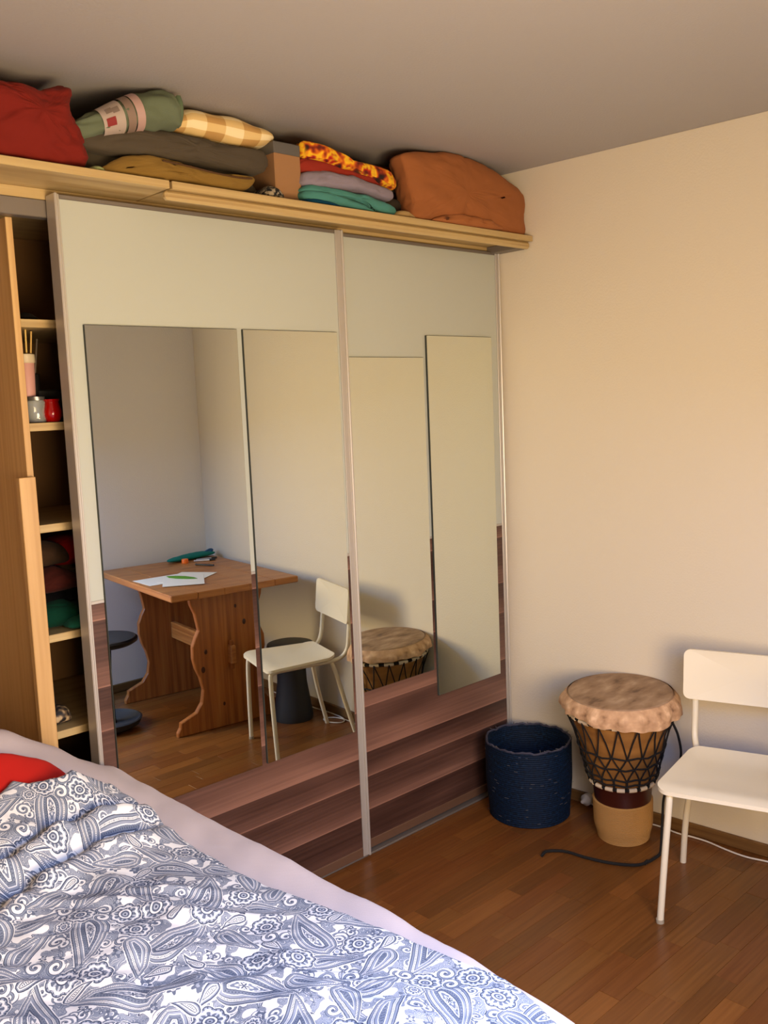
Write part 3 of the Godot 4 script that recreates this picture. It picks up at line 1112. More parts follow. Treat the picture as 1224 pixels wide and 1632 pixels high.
	# loose rope: a loop down the side behind the chair, and the tail on the floor
	var inv := t.transform.affine_inverse()
	var hang := []
	for p in [Vector3(-0.10, 0.50, 0.755), Vector3(-0.066, 0.462, 0.745), Vector3(-0.052, 0.44, 0.748), Vector3(-0.046, 0.40, 0.762), Vector3(-0.048, 0.331, 0.773), Vector3(-0.08, 0.256, 0.763), Vector3(-0.13, 0.205, 0.754), Vector3(-0.16, 0.144, 0.763), Vector3(-0.18, 0.06, 0.769), Vector3(-0.175, 0.012, 0.762)]:
		hang.append(inv * p)
	obj("hanging_rope", tube(curve(hang, 6), 0.0045, 7), M.rope, t)
	var tail := []
	for p in [Vector3(-0.175, 0.012, 0.762), Vector3(-0.19, 0.006, 0.762), Vector3(-0.26, 0.006, 0.757), Vector3(-0.304, 0.006, 0.734), Vector3(-0.346, 0.006, 0.661), Vector3(-0.369, 0.006, 0.574), Vector3(-0.379, 0.006, 0.501), Vector3(-0.42, 0.006, 0.454), Vector3(-0.458, 0.006, 0.459)]:
		tail.append(inv * p)
	obj("rope_tail", tube(curve(tail, 6), 0.0055, 7), M.rope, t)
	var kn := inv * Vector3(-0.262, 0.008, 0.757)
	var knot := []
	for k in 12:
		var w := TAU * k / 12.0
		knot.append(kn + Vector3(cos(w) * 0.006, sin(w) * 0.006, sin(w) * 0.004))
	obj("rope_knot", tube(PackedVector3Array(knot), 0.006, 6, true), M.rope, t)

func basket() -> void:
	var t := thing("waste_basket", "round blue woven basket with a frayed rim on the floor beside the drum", "basket", Vector3(-0.190, 0, 0.200), 0.0)
	t.scale = Vector3(1.09, 1.03, 1.09)
	var n := noise_image(256, 256, 30.0, 8.0, 51, 3)
	var pic := ramp_texture(n, 256, 256, [Color(0.01, 0.055, 0.11), Color(0.02, 0.085, 0.165), Color(0.03, 0.115, 0.21), Color(0.06, 0.17, 0.27)], -0.5, 0.6)
	var m := textured(pic, Vector3(3, 8, 3), 0.7)
	m.metallic_specular = 0.3
	var prof := [Vector2(0.0, 0.0), Vector2(0.138, 0.0)]
	var rows := 36
	for k in rows * 3 + 1:
		var y := 0.002 + 0.288 * k / (rows * 3.0)
		prof.append(Vector2(0.143 + 0.010 * smoothstep(0.0, 0.16, y) + 0.0016 * absf(sin(PI * k / 3.0)), y))
	var body := obj("woven_wall", lathe(prof, 48, 0.006), m, t)
	var inside := [Vector2(0.1525, 0.290)]
	for k in rows * 2 + 1:
		var y := 0.288 - 0.278 * k / (rows * 2.0)
		inside.append(Vector2(0.138 + 0.009 * smoothstep(0.0, 0.16, y) - 0.0015 * (k % 2), y))
	inside.append(Vector2(0.0, 0.009))
	obj("lining", lathe(inside, 48, 0.006), m, t)
	var rim := []
	for k in 72:
		var w := TAU * k / 72.0
		var r := (0.150 + 0.002 * sin(9.0 * w)) * (1.0 + 0.006 * sin(3.0 * w + 0.7))
		rim.append(Vector3(cos(w) * r, 0.291 + 0.0025 * sin(13.0 * w) + 0.002 * sin(29.0 * w), sin(w) * r))
	obj("rim", tube(PackedVector3Array(rim), 0.0042, 7, true), plain(Color(0.20, 0.20, 0.27), 0.7), t)
	var st := begin()
	var r2 := RandomNumberGenerator.new()
	r2.seed = 9
	for k in 70:
		var w := r2.randf() * TAU
		var y := r2.randf_range(0.02, 0.285)
		var rr := 0.1555 if y > 0.1 else 0.150
		var w2 := w + r2.randf_range(0.04, 0.12)
		add_tube(st, PackedVector3Array([Vector3(cos(w) * rr, y, sin(w) * rr), Vector3(cos(w2) * rr, y + r2.randf_range(-0.001, 0.001), sin(w2) * rr)]), 0.0008, 4)
	for k in 26:
		var w := r2.randf() * TAU
		var q := Vector3(cos(w) * 0.151, 0.294, sin(w) * 0.151)
		add_tube(st, PackedVector3Array([q, q + Vector3(r2.randf_range(-0.012, 0.012), r2.randf_range(0.001, 0.004), r2.randf_range(-0.012, 0.012))]), 0.0012, 4)
	var fr := obj("frayed_fibres", done(st), plain(Color(0.34, 0.33, 0.34), 0.8), t)
	fr.set_meta("kind", "stuff")

# ---------------------------------------------------------------- what the mirrors show
func table() -> void:
	var t := thing("trestle_table", "pine table with scalloped trestle ends in the far corner, seen in the mirrors", "table", Vector3(-0.318, 0, 1.965), 0.13)
	# local x across the table, z along it (towards the far wall)
	for k in 5:
		var x0 := -0.355 + k * 0.142
		obj("top_plank", box(Vector3(x0 + 0.0004, 0.716, -0.505), Vector3(x0 + 0.1416, 0.75, 0.505), 0.005 if k in [0, 4] else 0.0015), M.pine, t)
	var half := [Vector2(0.21, 0.712), Vector2(0.200, 0.66), Vector2(0.180, 0.61), Vector2(0.172, 0.565), Vector2(0.165, 0.525), Vector2(0.185, 0.49), Vector2(0.204, 0.445), Vector2(0.206, 0.385), Vector2(0.195, 0.33), Vector2(0.174, 0.28), Vector2(0.160, 0.215), Vector2(0.172, 0.15), Vector2(0.205, 0.105), Vector2(0.255, 0.085), Vector2(0.292, 0.070), Vector2(0.296, 0.045), Vector2(0.312, 0.020), Vector2(0.312, 0.0)]
	for z in [-0.36, 0.36]:
		var outline := []
		for p in half:
			outline.append(p)
		for k in range(half.size() - 1, -1, -1):
			outline.append(Vector2(-half[k].x, half[k].y))
		var panel := obj("trestle_panel", slab(outline, z - 0.016, z + 0.016, 0.004), M.pine_up, t)
		if z < 0.0:
			for q in [[0.045, 0.62, 0.007], [-0.135, 0.41, 0.009], [0.09, 0.53, 0.010], [-0.155, 0.32, 0.011], [-0.05, 0.12, 0.007]]:
				var o := obj("knot", lathe([Vector2(q[2], 0.0), Vector2(q[2] * 0.9, 0.0006), Vector2(0.0, 0.0008)], 12), M.knot, panel)
				o.position = Vector3(q[0], q[1], z - 0.016)
				o.rotation.x = -PI / 2.0
				o.scale.z = 1.5
	obj("stretcher", box(Vector3(-0.014, 0.33, -0.42), Vector3(0.014, 0.425, 0.42), 0.004), M.pine, t)
	obj("wedge", box(Vector3(-0.010, 0.30, -0.404), Vector3(0.010, 0.45, -0.385), 0.003), M.pine_up, t)
	obj("wedge", box(Vector3(-0.010, 0.30, 0.385), Vector3(0.010, 0.45, 0.404), 0.003), M.pine_up, t)
	# papers and odds and ends on it
	var y := 0.7505
	var white := plain(Color(0.90, 0.90, 0.88), 0.8)
	var r := RandomNumberGenerator.new()
	r.seed = 4
	var k := 0
	for p in [[-0.505, 1.93, 0.75, "white sheet of paper lying lowest on the pine table"], [-0.415, 1.88, 0.1, "white sheet of paper turned askew in the pile on the pine table"], [-0.475, 1.82, -0.35, "white sheet of paper topmost of the pile, under the green leaflet"]]:
		var o := tag(obj("paper_sheet", box(Vector3(-0.105, 0, -0.148), Vector3(0.105, 0.0012, 0.148), 0.0004), white), p[3], "paper", "papers on the pine table")
		o.position = Vector3(p[0], y + 0.0013 * k, p[1])
		o.rotation.y = p[2] + 0.9
		k += 1
	var lf := [Vector2(-0.10, 0.0), Vector2(-0.06, 0.028), Vector2(0.0, 0.038), Vector2(0.07, 0.024), Vector2(0.11, 0.0), Vector2(0.07, -0.022), Vector2(0.0, -0.034), Vector2(-0.06, -0.026)]
	var leaf := tag(obj("leaflet", slab(lf, -0.0008, 0.0008, 0.0003), plain(Color(0.30, 0.60, 0.10), 0.5)), "bright green leaf-shaped card on the white papers", "card")
	leaf.position = Vector3(-0.445, y + 0.0055, 1.895)
	leaf.rotation = Vector3(-PI / 2.0, 0, 0)
	leaf.rotate_y(1.25)
	var po := [Vector2(-0.19, 0.0), Vector2(-0.15, 0.032), Vector2(-0.03, 0.05), Vector2(0.09, 0.062), Vector2(0.15, 0.055), Vector2(0.17, 0.02), Vector2(0.15, -0.03), Vector2(0.05, -0.05), Vector2(-0.08, -0.045), Vector2(-0.16, -0.025)]
	var pouch := thing("pouch", "teal fabric pouch at the far end of the pine table", "pouch", Vector3(-0.06, y + 0.016, 2.415), 0.0)
	var pm := obj("pouch_body", puff(po, 0.0, 0.016, 0.016, 0.002, 3), cloth(Color(0.12, 0.50, 0.47)), pouch)
	pm.rotation = Vector3(-PI / 2.0, 0, 0)
	pm.rotate_y(-0.25)
	obj("strap", tube(curve([Vector3(0.10, 0.012, 0.0), Vector3(0.15, 0.02, 0.02), Vector3(0.18, 0.006, 0.045), Vector3(0.13, -0.004, 0.065)], 4), 0.006, 6), plain(Color(0.15, 0.35, 0.55), 0.7), pouch)
	var cap := tag(obj("bottle_cap", lathe([Vector2(0.0, 0.0), Vector2(0.020, 0.0), Vector2(0.020, 0.020), Vector2(0.018, 0.024), Vector2(0.0, 0.024)], 20), plain(Color(0.93, 0.42, 0.05), 0.4)), "small orange plastic cap standing in front of the teal pouch", "cap")
	cap.position = Vector3(-0.165, y, 2.31)
	var pens := [["white pen lying by the orange cap on the pine table", Color(0.85, 0.85, 0.85), -0.06, 2.27, 0.5], ["pale grey marker lying beyond the white pen on the table", Color(0.62, 0.66, 0.70), -0.02, 2.31, 0.25], ["short black pen on the bare boards of the pine table", Color(0.05, 0.05, 0.05), -0.15, 2.13, 1.2]]
	for q in pens:
		var p := thing("pen", q[0], "pen", Vector3(q[2], y + 0.005, q[3]), q[4], "pens on the pine table")
		obj("barrel", tube(PackedVector3Array([Vector3(-0.06, 0, 0), Vector3(0.03, 0, 0)]), 0.005, 8), plain(q[1], 0.4), p)
		obj("pen_cap", tube(PackedVector3Array([Vector3(0.03, 0, 0), Vector3(0.065, 0, 0)]), 0.0055, 8), M.black_grey, p)

func stools() -> void:
	var t := thing("stool", "black hourglass stool behind the chair and under the table edge", "stool", Vector3(-0.105, 0, 1.425))
	obj("body", lathe([Vector2(0.0, 0.0), Vector2(0.102, 0.0), Vector2(0.104, 0.02), Vector2(0.092, 0.10), Vector2(0.078, 0.20), Vector2(0.076, 0.27), Vector2(0.090, 0.34), Vector2(0.110, 0.372), Vector2(0.112, 0.380)], 36), M.black_grey, t)
	obj("seat", lathe([Vector2(0.0, 0.378), Vector2(0.118, 0.378), Vector2(0.124, 0.388), Vector2(0.120, 0.402), Vector2(0.10, 0.408), Vector2(0.0, 0.405)], 36), M.black, t)
	var w := thing("pedestal_stool", "black stool with a round seat and a bowl-shaped foot, left of the table", "stool", Vector3(-0.83, 0, 2.04))
	obj("seat", lathe([Vector2(0.0, 0.452), Vector2(0.145, 0.45), Vector2(0.165, 0.462), Vector2(0.166, 0.476), Vector2(0.155, 0.484), Vector2(0.146, 0.484)], 40), M.black, w)
	obj("seat_pad", lathe([Vector2(0.148, 0.483), Vector2(0.12, 0.487), Vector2(0.0, 0.488)], 40), M.black_grey, w)
	obj("post", lathe([Vector2(0.03, 0.03), Vector2(0.025, 0.06), Vector2(0.022, 0.30), Vector2(0.03, 0.44), Vector2(0.05, 0.452)], 20), M.black, w)
	obj("foot", lathe([Vector2(0.0, 0.0), Vector2(0.10, 0.0), Vector2(0.145, 0.022), Vector2(0.16, 0.052), Vector2(0.150, 0.056), Vector2(0.12, 0.035), Vector2(0.0, 0.030)], 40), M.black_grey, w)

# ---------------------------------------------------------------- the pile on top of the wardrobe
const TOP := 2.2455

func top_things() -> void:
	var t := tag(obj("red_bundle", puff([Vector2(-2.12, 2.255), Vector2(-2.14, 2.36), Vector2(-2.11, 2.43), Vector2(-2.0, 2.438), Vector2(-1.93, 2.44), Vector2(-1.86, 2.45), Vector2(-1.825, 2.449), Vector2(-1.824, 2.42), Vector2(-1.83, 2.40), Vector2(-1.815, 2.37), Vector2(-1.802, 2.325), Vector2(-1.805, 2.262), Vector2(-1.93, 2.245)], 0.045, 0.07, 0.40, 0.010, 3, 2.6, TOP), cloth(Color(0.49, 0.145, 0.115))), "large red fabric bundle at the left end of the top of the wardrobe", "bundle")
	# grey-brown folded blanket and what lies on it
	var grey := thing("folded_blanket", "grey-brown folded blanket between the red bundle and the cardboard box", "blanket", Vector3.ZERO)
	obj("upper_layer", puff([Vector2(-1.795, 2.315), Vector2(-1.79, 2.36), Vector2(-1.70, 2.386), Vector2(-1.55, 2.397), Vector2(-1.40, 2.392), Vector2(-1.27, 2.393), Vector2(-1.205, 2.392), Vector2(-1.198, 2.357), Vector2(-1.24, 2.322), Vector2(-1.40, 2.318), Vector2(-1.6, 2.31)], 0.04, 0.05, 0.42, 0.005, 7, 2.6, TOP), cloth(Color(0.335, 0.30, 0.25)), grey)
	obj("lower_layer", puff([Vector2(-1.79, 2.25), Vector2(-1.795, 2.31), Vector2(-1.7, 2.335), Vector2(-1.5, 2.335), Vector2(-1.30, 2.33), Vector2(-1.225, 2.30), Vector2(-1.235, 2.25), Vector2(-1.5, 2.246)], 0.0, 0.05, 0.38, 0.006, 8, 2.6, TOP), cloth(Color(0.31, 0.28, 0.23)), grey)
	var must := thing("cushion", "flat mustard cushion squeezed under the grey-brown blanket at the shelf edge", "cushion", Vector3.ZERO, 0.0)
	obj("cover", puff([Vector2(-1.775, 2.252), Vector2(-1.705, 2.296), Vector2(-1.645, 2.314), Vector2(-1.57, 2.312), Vector2(-1.47, 2.302), Vector2(-1.365, 2.297), Vector2(-1.285, 2.302), Vector2(-1.295, 2.276), Vector2(-1.34, 2.254), Vector2(-1.43, 2.250), Vector2(-1.55, 2.250), Vector2(-1.67, 2.248)], 0.085, 0.03, 0.05, 0.006, 9, 2.0, TOP), cloth(Color(0.55, 0.43, 0.21)), must)
	obj("seam", tube(curve([Vector3(-1.60, 2.298, 0.117), Vector3(-1.52, 2.294, 0.119), Vector3(-1.44, 2.288, 0.119), Vector3(-1.36, 2.286, 0.117), Vector3(-1.30, 2.292, 0.107)], 5), 0.0025, 6), plain(Color(0.30, 0.19, 0.07), 0.9), must)
	var sage := thing("rolled_blanket", "sage green rolled blanket with a printed paper band, on the grey-brown blanket", "blanket", Vector3(0, 0, 0))
	var st0 := begin()
	var axis := curve([Vector3(-1.815, 2.352, 0.045), Vector3(-1.76, 2.376, 0.06), Vector3(-1.70, 2.402, 0.068), Vector3(-1.63, 2.428, 0.072), Vector3(-1.565, 2.441, 0.078), Vector3(-1.535, 2.443, 0.08)], 6)
	var thick_at := func(t: float) -> float:
		return lerpf(0.026, 0.050, smoothstep(0.0, 0.75, t)) * (1.0 - 0.25 * pow(clampf((t - 0.85) / 0.15, 0.0, 1.0), 2.0))
	var around := func(t: float, w: float, extra: float) -> Vector3:
		var k := t * (axis.size() - 1)
		var a := axis[int(minf(k, axis.size() - 2))]
		var b := axis[int(minf(k, axis.size() - 2)) + 1]
		var p := a.lerp(b, k - int(minf(k, axis.size() - 2)))
		var d := (axis[-1] - axis[0]).normalized()
		var n1 := d.cross(Vector3.UP).normalized()
		var n2 := n1.cross(d).normalized()
		var r: float = thick_at.call(t) + extra
		if extra <= 0.0:
			r += room_noise.get_noise_3d(t * 5.0, cos(w) * 1.2, sin(w) * 1.2) * 0.007
		var q: Vector3 = p + (n1 * cos(w) * 1.25 + n2 * sin(w)) * r
		q.y = minf(q.y, CEIL - 0.004)
		return q
	add_grid(st0, 44, 32, func(u, v): return around.call(v, -u * TAU, 0.0), func(u, v, _p): return Vector2(u, v))
	for k in 24:
		tri(st0, axis[-1] + Vector3(0.004, 0, 0), around.call(1.0, TAU * k / 24.0, 0.0), around.call(1.0, TAU * (k + 1) / 24.0, 0.0), axis[0])
	obj("roll", done(st0), cloth(Color(0.42, 0.46, 0.37)), sage)
	var swirl := []
	for k in 26:
		var a := 0.9 - k * 0.42
		var rr := 0.042 - k * 0.00145
		swirl.append(Vector3(-1.527 - cos(a) * rr * 0.25, 2.443 + sin(a) * rr * 0.95, 0.082 + cos(a) * rr * 0.95))
	obj("rolled_end", tube(PackedVector3Array(swirl), 0.010, 6), cloth(Color(0.40, 0.47, 0.36)), sage)
	for q in [[0.22, 0.40, Color(0.66, 0.60, 0.56)], [0.42, 0.48, Color(0.50, 0.42, 0.37)], [0.49, 0.55, Color(0.68, 0.56, 0.53)]]:
		var st1 := begin()
		add_grid(st1, 44, 4, func(u, v): return around.call(lerpf(q[0], q[1], v), -u * TAU, 0.0035), func(u, v, _p): return Vector2(u, v))
		obj("paper_band", done(st1), plain(q[2], 0.7), sage)
	for q in [[0.285, -0.28, 0.020, Color(0.50, 0.09, 0.08)], [0.29, 0.45, 0.014, Color(0.48, 0.42, 0.38)], [0.345, 0.35, 0.014, Color(0.48, 0.42, 0.38)]]:
		var st1 := begin()
		var hw: float = q[2] * 2.6
		add_grid(st1, 4, 4, func(u, v): return around.call(q[0] + (v - 0.5) * hw * 1.5, q[1] - (u - 0.5) * hw * 10.0, 0.0048), func(u, v, _p): return Vector2(u, v))
		obj("printed_mark", done(st1), plain(q[3], 0.7), sage)
	# yellow checked pillow
	var st := begin()
	var pil := func(u: float, v: float) -> Vector3:
		# u round the long way, v from the left tip to the right tip of the pillow's cross-section
		var s := v * 2.0 - 1.0
		var w := TAU * u
		var len_ := pow(maxf(0.0, 1.0 - pow(absf(s), 2.6)), 0.62 if s < 0.0 else 0.95)
		var top_ := 0.043 * len_ + 0.002
		var cy: float = along([[-1.0, 2.418], [-0.6, 2.440], [0.0, 2.440], [0.5, 2.438], [1.0, 2.448]], s)
		var x := -1.342 + s * 0.203
		var cw := cos(w)
		var zz := signf(cw) * pow(absf(cw), 0.6)
		return Vector3(x, minf(CEIL - 0.005, cy + sin(w) * top_ * (1.0 + 0.08 * sin(s * 9.0))), -0.03 + zz * (0.10 if zz > 0.0 else 0.16) * pow(maxf(0.0, 1.0 - pow(absf(s), 6.0)), 0.5))
	add_grid(st, 40, 40, pil, func(u, v, _p): return Vector2(u * 6.0, v * 3.2), false)
	var ck := Image.create_empty(64, 64, false, Image.FORMAT_RGB8)
	for y in 64:
		for x in 64:
			var a := int(x < 32) + int(y < 32)
			ck.set_pixel(x, y, [Color(0.93, 0.86, 0.68), Color(0.86, 0.74, 0.50), Color(0.74, 0.58, 0.34)][a])
	var pm := plain(Color.WHITE, 0.9)
	pm.albedo_texture = ImageTexture.create_from_image(ck)
	tag(obj("checked_pillow", done(st), pm), "yellow checked pillow lying on the grey-brown blanket beside the sage roll", "pillow")
	# cardboard box with grey tape round its upper end
	var bx := thing("cardboard_box", "narrow upright cardboard box with a grey upper band, right of the mustard cushion", "box", Vector3(0, 0, 0))
	obj("carton", box(Vector3(-1.184, TOP, -0.20), Vector3(-1.083, 2.395, 0.068), 0.003), plain(Color(0.60, 0.44, 0.29), 0.8), bx)
	obj("grey_band", box(Vector3(-1.1845, 2.392, -0.2005), Vector3(-1.0825, 2.428, 0.0685), 0.003), plain(Color(0.36, 0.35, 0.34), 0.4), bx)
	var small := thing("patterned_cloth", "small black and white patterned cloth in front of the cardboard box's left side", "cloth", Vector3(0, 0, 0))
	var bw := noise_image(128, 128, 5.0, 5.0, 61, 2)
	obj("rolled_cloth", puff([Vector2(-1.262, 2.247), Vector2(-1.25, 2.270), Vector2(-1.222, 2.284), Vector2(-1.195, 2.276), Vector2(-1.18, 2.252), Vector2(-1.22, 2.246)], 0.085, 0.03, 0.12, 0.004, 21, 2.2, TOP), textured(ramp_texture(bw, 128, 128, [Color(0.03, 0.03, 0.04), Color(0.1, 0.1, 0.1), Color(0.55, 0.5, 0.42), Color(0.6, 0.55, 0.46)], -0.15, 0.2), Vector3(9, 9, 9), 0.9), small)
	tag(obj("pale_green_sock", puff([Vector2(-1.800, 2.247), Vector2(-1.797, 2.259), Vector2(-1.78, 2.263), Vector2(-1.764, 2.256), Vector2(-1.765, 2.247)], 0.095, 0.02, 0.05, 0.002, 22, 2.0, TOP), cloth(Color(0.62, 0.66, 0.45))), "small pale green scrap of fabric between the red bundle and the mustard cushion", "cloth")
	# the stack of textiles
	var fl := noise_image(256, 256, 7.0, 7.0, 71, 3)
	var flower := ramp_texture(fl, 256, 256, [Color(0.10, 0.02, 0.015), Color(0.22, 0.04, 0.02), Color(0.52, 0.15, 0.02), Color(0.80, 0.38, 0.03), Color(0.93, 0.72, 0.08), Color(0.86, 0.66, 0.10), Color(0.70, 0.09, 0.03), Color(0.35, 0.05, 0.02)], -0.38, 0.38)
	var flo := thing("floral_cloth", "folded orange and yellow flower-print cloth on top of the textile stack", "cloth", Vector3.ZERO)
	obj("fold", puff([Vector2(-1.075, 2.398), Vector2(-1.074, 2.440), Vector2(-1.02, 2.441), Vector2(-0.969, 2.430), Vector2(-0.917, 2.410), Vector2(-0.863, 2.411), Vector2(-0.751, 2.406), Vector2(-0.685, 2.391), Vector2(-0.664, 2.360), Vector2(-0.69, 2.342), Vector2(-0.768, 2.352), Vector2(-0.866, 2.366), Vector2(-0.972, 2.379), Vector2(-1.05, 2.390)], 0.06, 0.05, 0.24, 0.006, 31, 2.3), textured(flower, Vector3(1.9, 1.9, 1.9), 0.9), flo)
	obj("fold", puff([Vector2(-0.87, 2.41), Vector2(-0.855, 2.432), Vector2(-0.77, 2.436), Vector2(-0.75, 2.43), Vector2(-0.752, 2.40), Vector2(-0.82, 2.395)], -0.08, 0.05, 0.18, 0.004, 32, 2.4), textured(flower, Vector3(1.9, 1.9, 1.9), 0.9, false, Color(0.9, 0.75, 0.6)), flo)
	tag(obj("coral_cloth", puff([Vector2(-1.078, 2.35), Vector2(-1.076, 2.392), Vector2(-0.963, 2.388), Vector2(-0.856, 2.376), Vector2(-0.744, 2.364), Vector2(-0.72, 2.352), Vector2(-0.80, 2.342), Vector2(-0.95, 2.348)], 0.05, 0.045, 0.24, 0.004, 33, 2.5), cloth(Color(0.60, 0.20, 0.15))), "coral red folded cloth between the flower-print cloth and the lavender one", "cloth", "folded cloths in the textile stack")
	tag(obj("lavender_cloth", puff([Vector2(-1.085, 2.308), Vector2(-1.083, 2.344), Vector2(-1.033, 2.358), Vector2(-0.929, 2.358), Vector2(-0.820, 2.351), Vector2(-0.735, 2.342), Vector2(-0.702, 2.327), Vector2(-0.72, 2.303), Vector2(-0.85, 2.305), Vector2(-0.985, 2.303)], 0.07, 0.05, 0.26, 0.007, 34, 2.4), cloth(Color(0.58, 0.54, 0.60))), "pale lavender folded cloth above the teal towel", "cloth", "folded cloths in the textile stack")
	var teal := thing("teal_towel", "teal folded towel lowest but one in the textile stack", "towel", Vector3.ZERO)
	obj("upper_fold", puff([Vector2(-1.09, 2.285), Vector2(-1.083, 2.304), Vector2(-1.05, 2.311), Vector2(-0.95, 2.308), Vector2(-0.841, 2.305), Vector2(-0.757, 2.291), Vector2(-0.697, 2.277), Vector2(-0.706, 2.252), Vector2(-0.77, 2.250), Vector2(-0.85, 2.272), Vector2(-0.95, 2.280)], 0.075, 0.045, 0.26, 0.005, 35, 2.3, TOP), cloth(Color(0.32, 0.57, 0.54)), teal)
	obj("lower_fold", puff([Vector2(-1.09, 2.262), Vector2(-1.088, 2.288), Vector2(-1.0, 2.290), Vector2(-0.9, 2.278), Vector2(-0.82, 2.262), Vector2(-0.80, 2.249), Vector2(-0.9, 2.248), Vector2(-1.02, 2.254)], 0.085, 0.04, 0.24, 0.004, 36, 2.3, TOP), cloth(Color(0.31, 0.56, 0.53)), teal)
	tag(obj("blue_cloth", puff([Vector2(-1.095, 2.246), Vector2(-1.094, 2.262), Vector2(-1.03, 2.264), Vector2(-0.97, 2.256), Vector2(-0.95, 2.247)], 0.085, 0.037, 0.2, 0.002, 37, 2.4, TOP), cloth(Color(0.05, 0.25, 0.36))), "dark blue folded cloth under the left end of the teal towel", "cloth", "folded cloths in the textile stack")
	# behind, next to the orange bundle
	for q in [[[Vector2(-0.66, 2.405), Vector2(-0.66, 2.450), Vector2(-0.60, 2.468), Vector2(-0.50, 2.488), Vector2(-0.42, 2.49), Vector2(-0.40, 2.41), Vector2(-0.52, 2.395)], -0.10, 0.06, Color(0.45, 0.03, 0.03), "dark red folded cloth behind the orange bundle, topmost of the rear pile", 41], [[Vector2(-0.66, 2.375), Vector2(-0.655, 2.408), Vector2(-0.55, 2.41), Vector2(-0.45, 2.405), Vector2(-0.45, 2.37), Vector2(-0.56, 2.366)], -0.06, 0.06, Color(0.52, 0.44, 0.37), "beige grey folded cloth under the dark red one behind the orange bundle", 42], [[Vector2(-0.69, 2.335), Vector2(-0.685, 2.372), Vector2(-0.56, 2.375), Vector2(-0.46, 2.37), Vector2(-0.46, 2.33), Vector2(-0.58, 2.325)], -0.04, 0.06, Color(0.20, 0.04, 0.07), "dark purple folded cloth in the rear pile behind the orange bundle", 43], [[Vector2(-0.70, 2.285), Vector2(-0.69, 2.325), Vector2(-0.62, 2.335), Vector2(-0.55, 2.325), Vector2(-0.53, 2.28), Vector2(-0.56, 2.25), Vector2(-0.66, 2.262)], 0.035, 0.05, Color(0.27, 0.24, 0.20), "dark grey folded cloth between the teal towel and the orange bundle", 44]]:
		tag(obj("folded_cloth", puff(q[0], q[1] - 0.05, q[2], 0.20, 0.004, q[5], 2.4), cloth(q[3])), q[4], "cloth", "folded cloths behind the orange bundle")
	tag(obj("cream_cloth", puff([Vector2(-0.705, 2.247), Vector2(-0.69, 2.268), Vector2(-0.65, 2.272), Vector2(-0.615, 2.262), Vector2(-0.60, 2.247)], 0.085, 0.025, 0.10, 0.003, 45, 2.2, TOP), cloth(Color(0.72, 0.60, 0.40))), "small cream cloth at the shelf edge between teal towel and orange bundle", "cloth")
	var org := thing("orange_bundle", "large orange fabric bundle at the right end of the top of the wardrobe", "bundle", Vector3.ZERO)
	obj("bundle_body", puff([Vector2(-0.664, 2.462), Vector2(-0.534, 2.487), Vector2(-0.371, 2.4955), Vector2(-0.233, 2.479), Vector2(-0.09, 2.446), Vector2(-0.008, 2.402), Vector2(-0.004, 2.321), Vector2(-0.010, 2.248), Vector2(-0.207, 2.246), Vector2(-0.417, 2.246), Vector2(-0.548, 2.246), Vector2(-0.622, 2.248), Vector2(-0.620, 2.305), Vector2(-0.641, 2.375), Vector2(-0.660, 2.420)], 0.090, 0.042, 0.16, 0.006, 51, 2.3, TOP, 9, 6.0), cloth(Color(0.645, 0.40, 0.235)), org)
	obj("front_fold", puff([Vector2(-0.53, 2.248), Vector2(-0.50, 2.27), Vector2(-0.42, 2.285), Vector2(-0.30, 2.284), Vector2(-0.20, 2.275), Vector2(-0.165, 2.255), Vector2(-0.30, 2.246)], 0.115, 0.026, 0.05, 0.005, 52, 2.2, TOP), cloth(Color(0.67, 0.42, 0.25)), org)

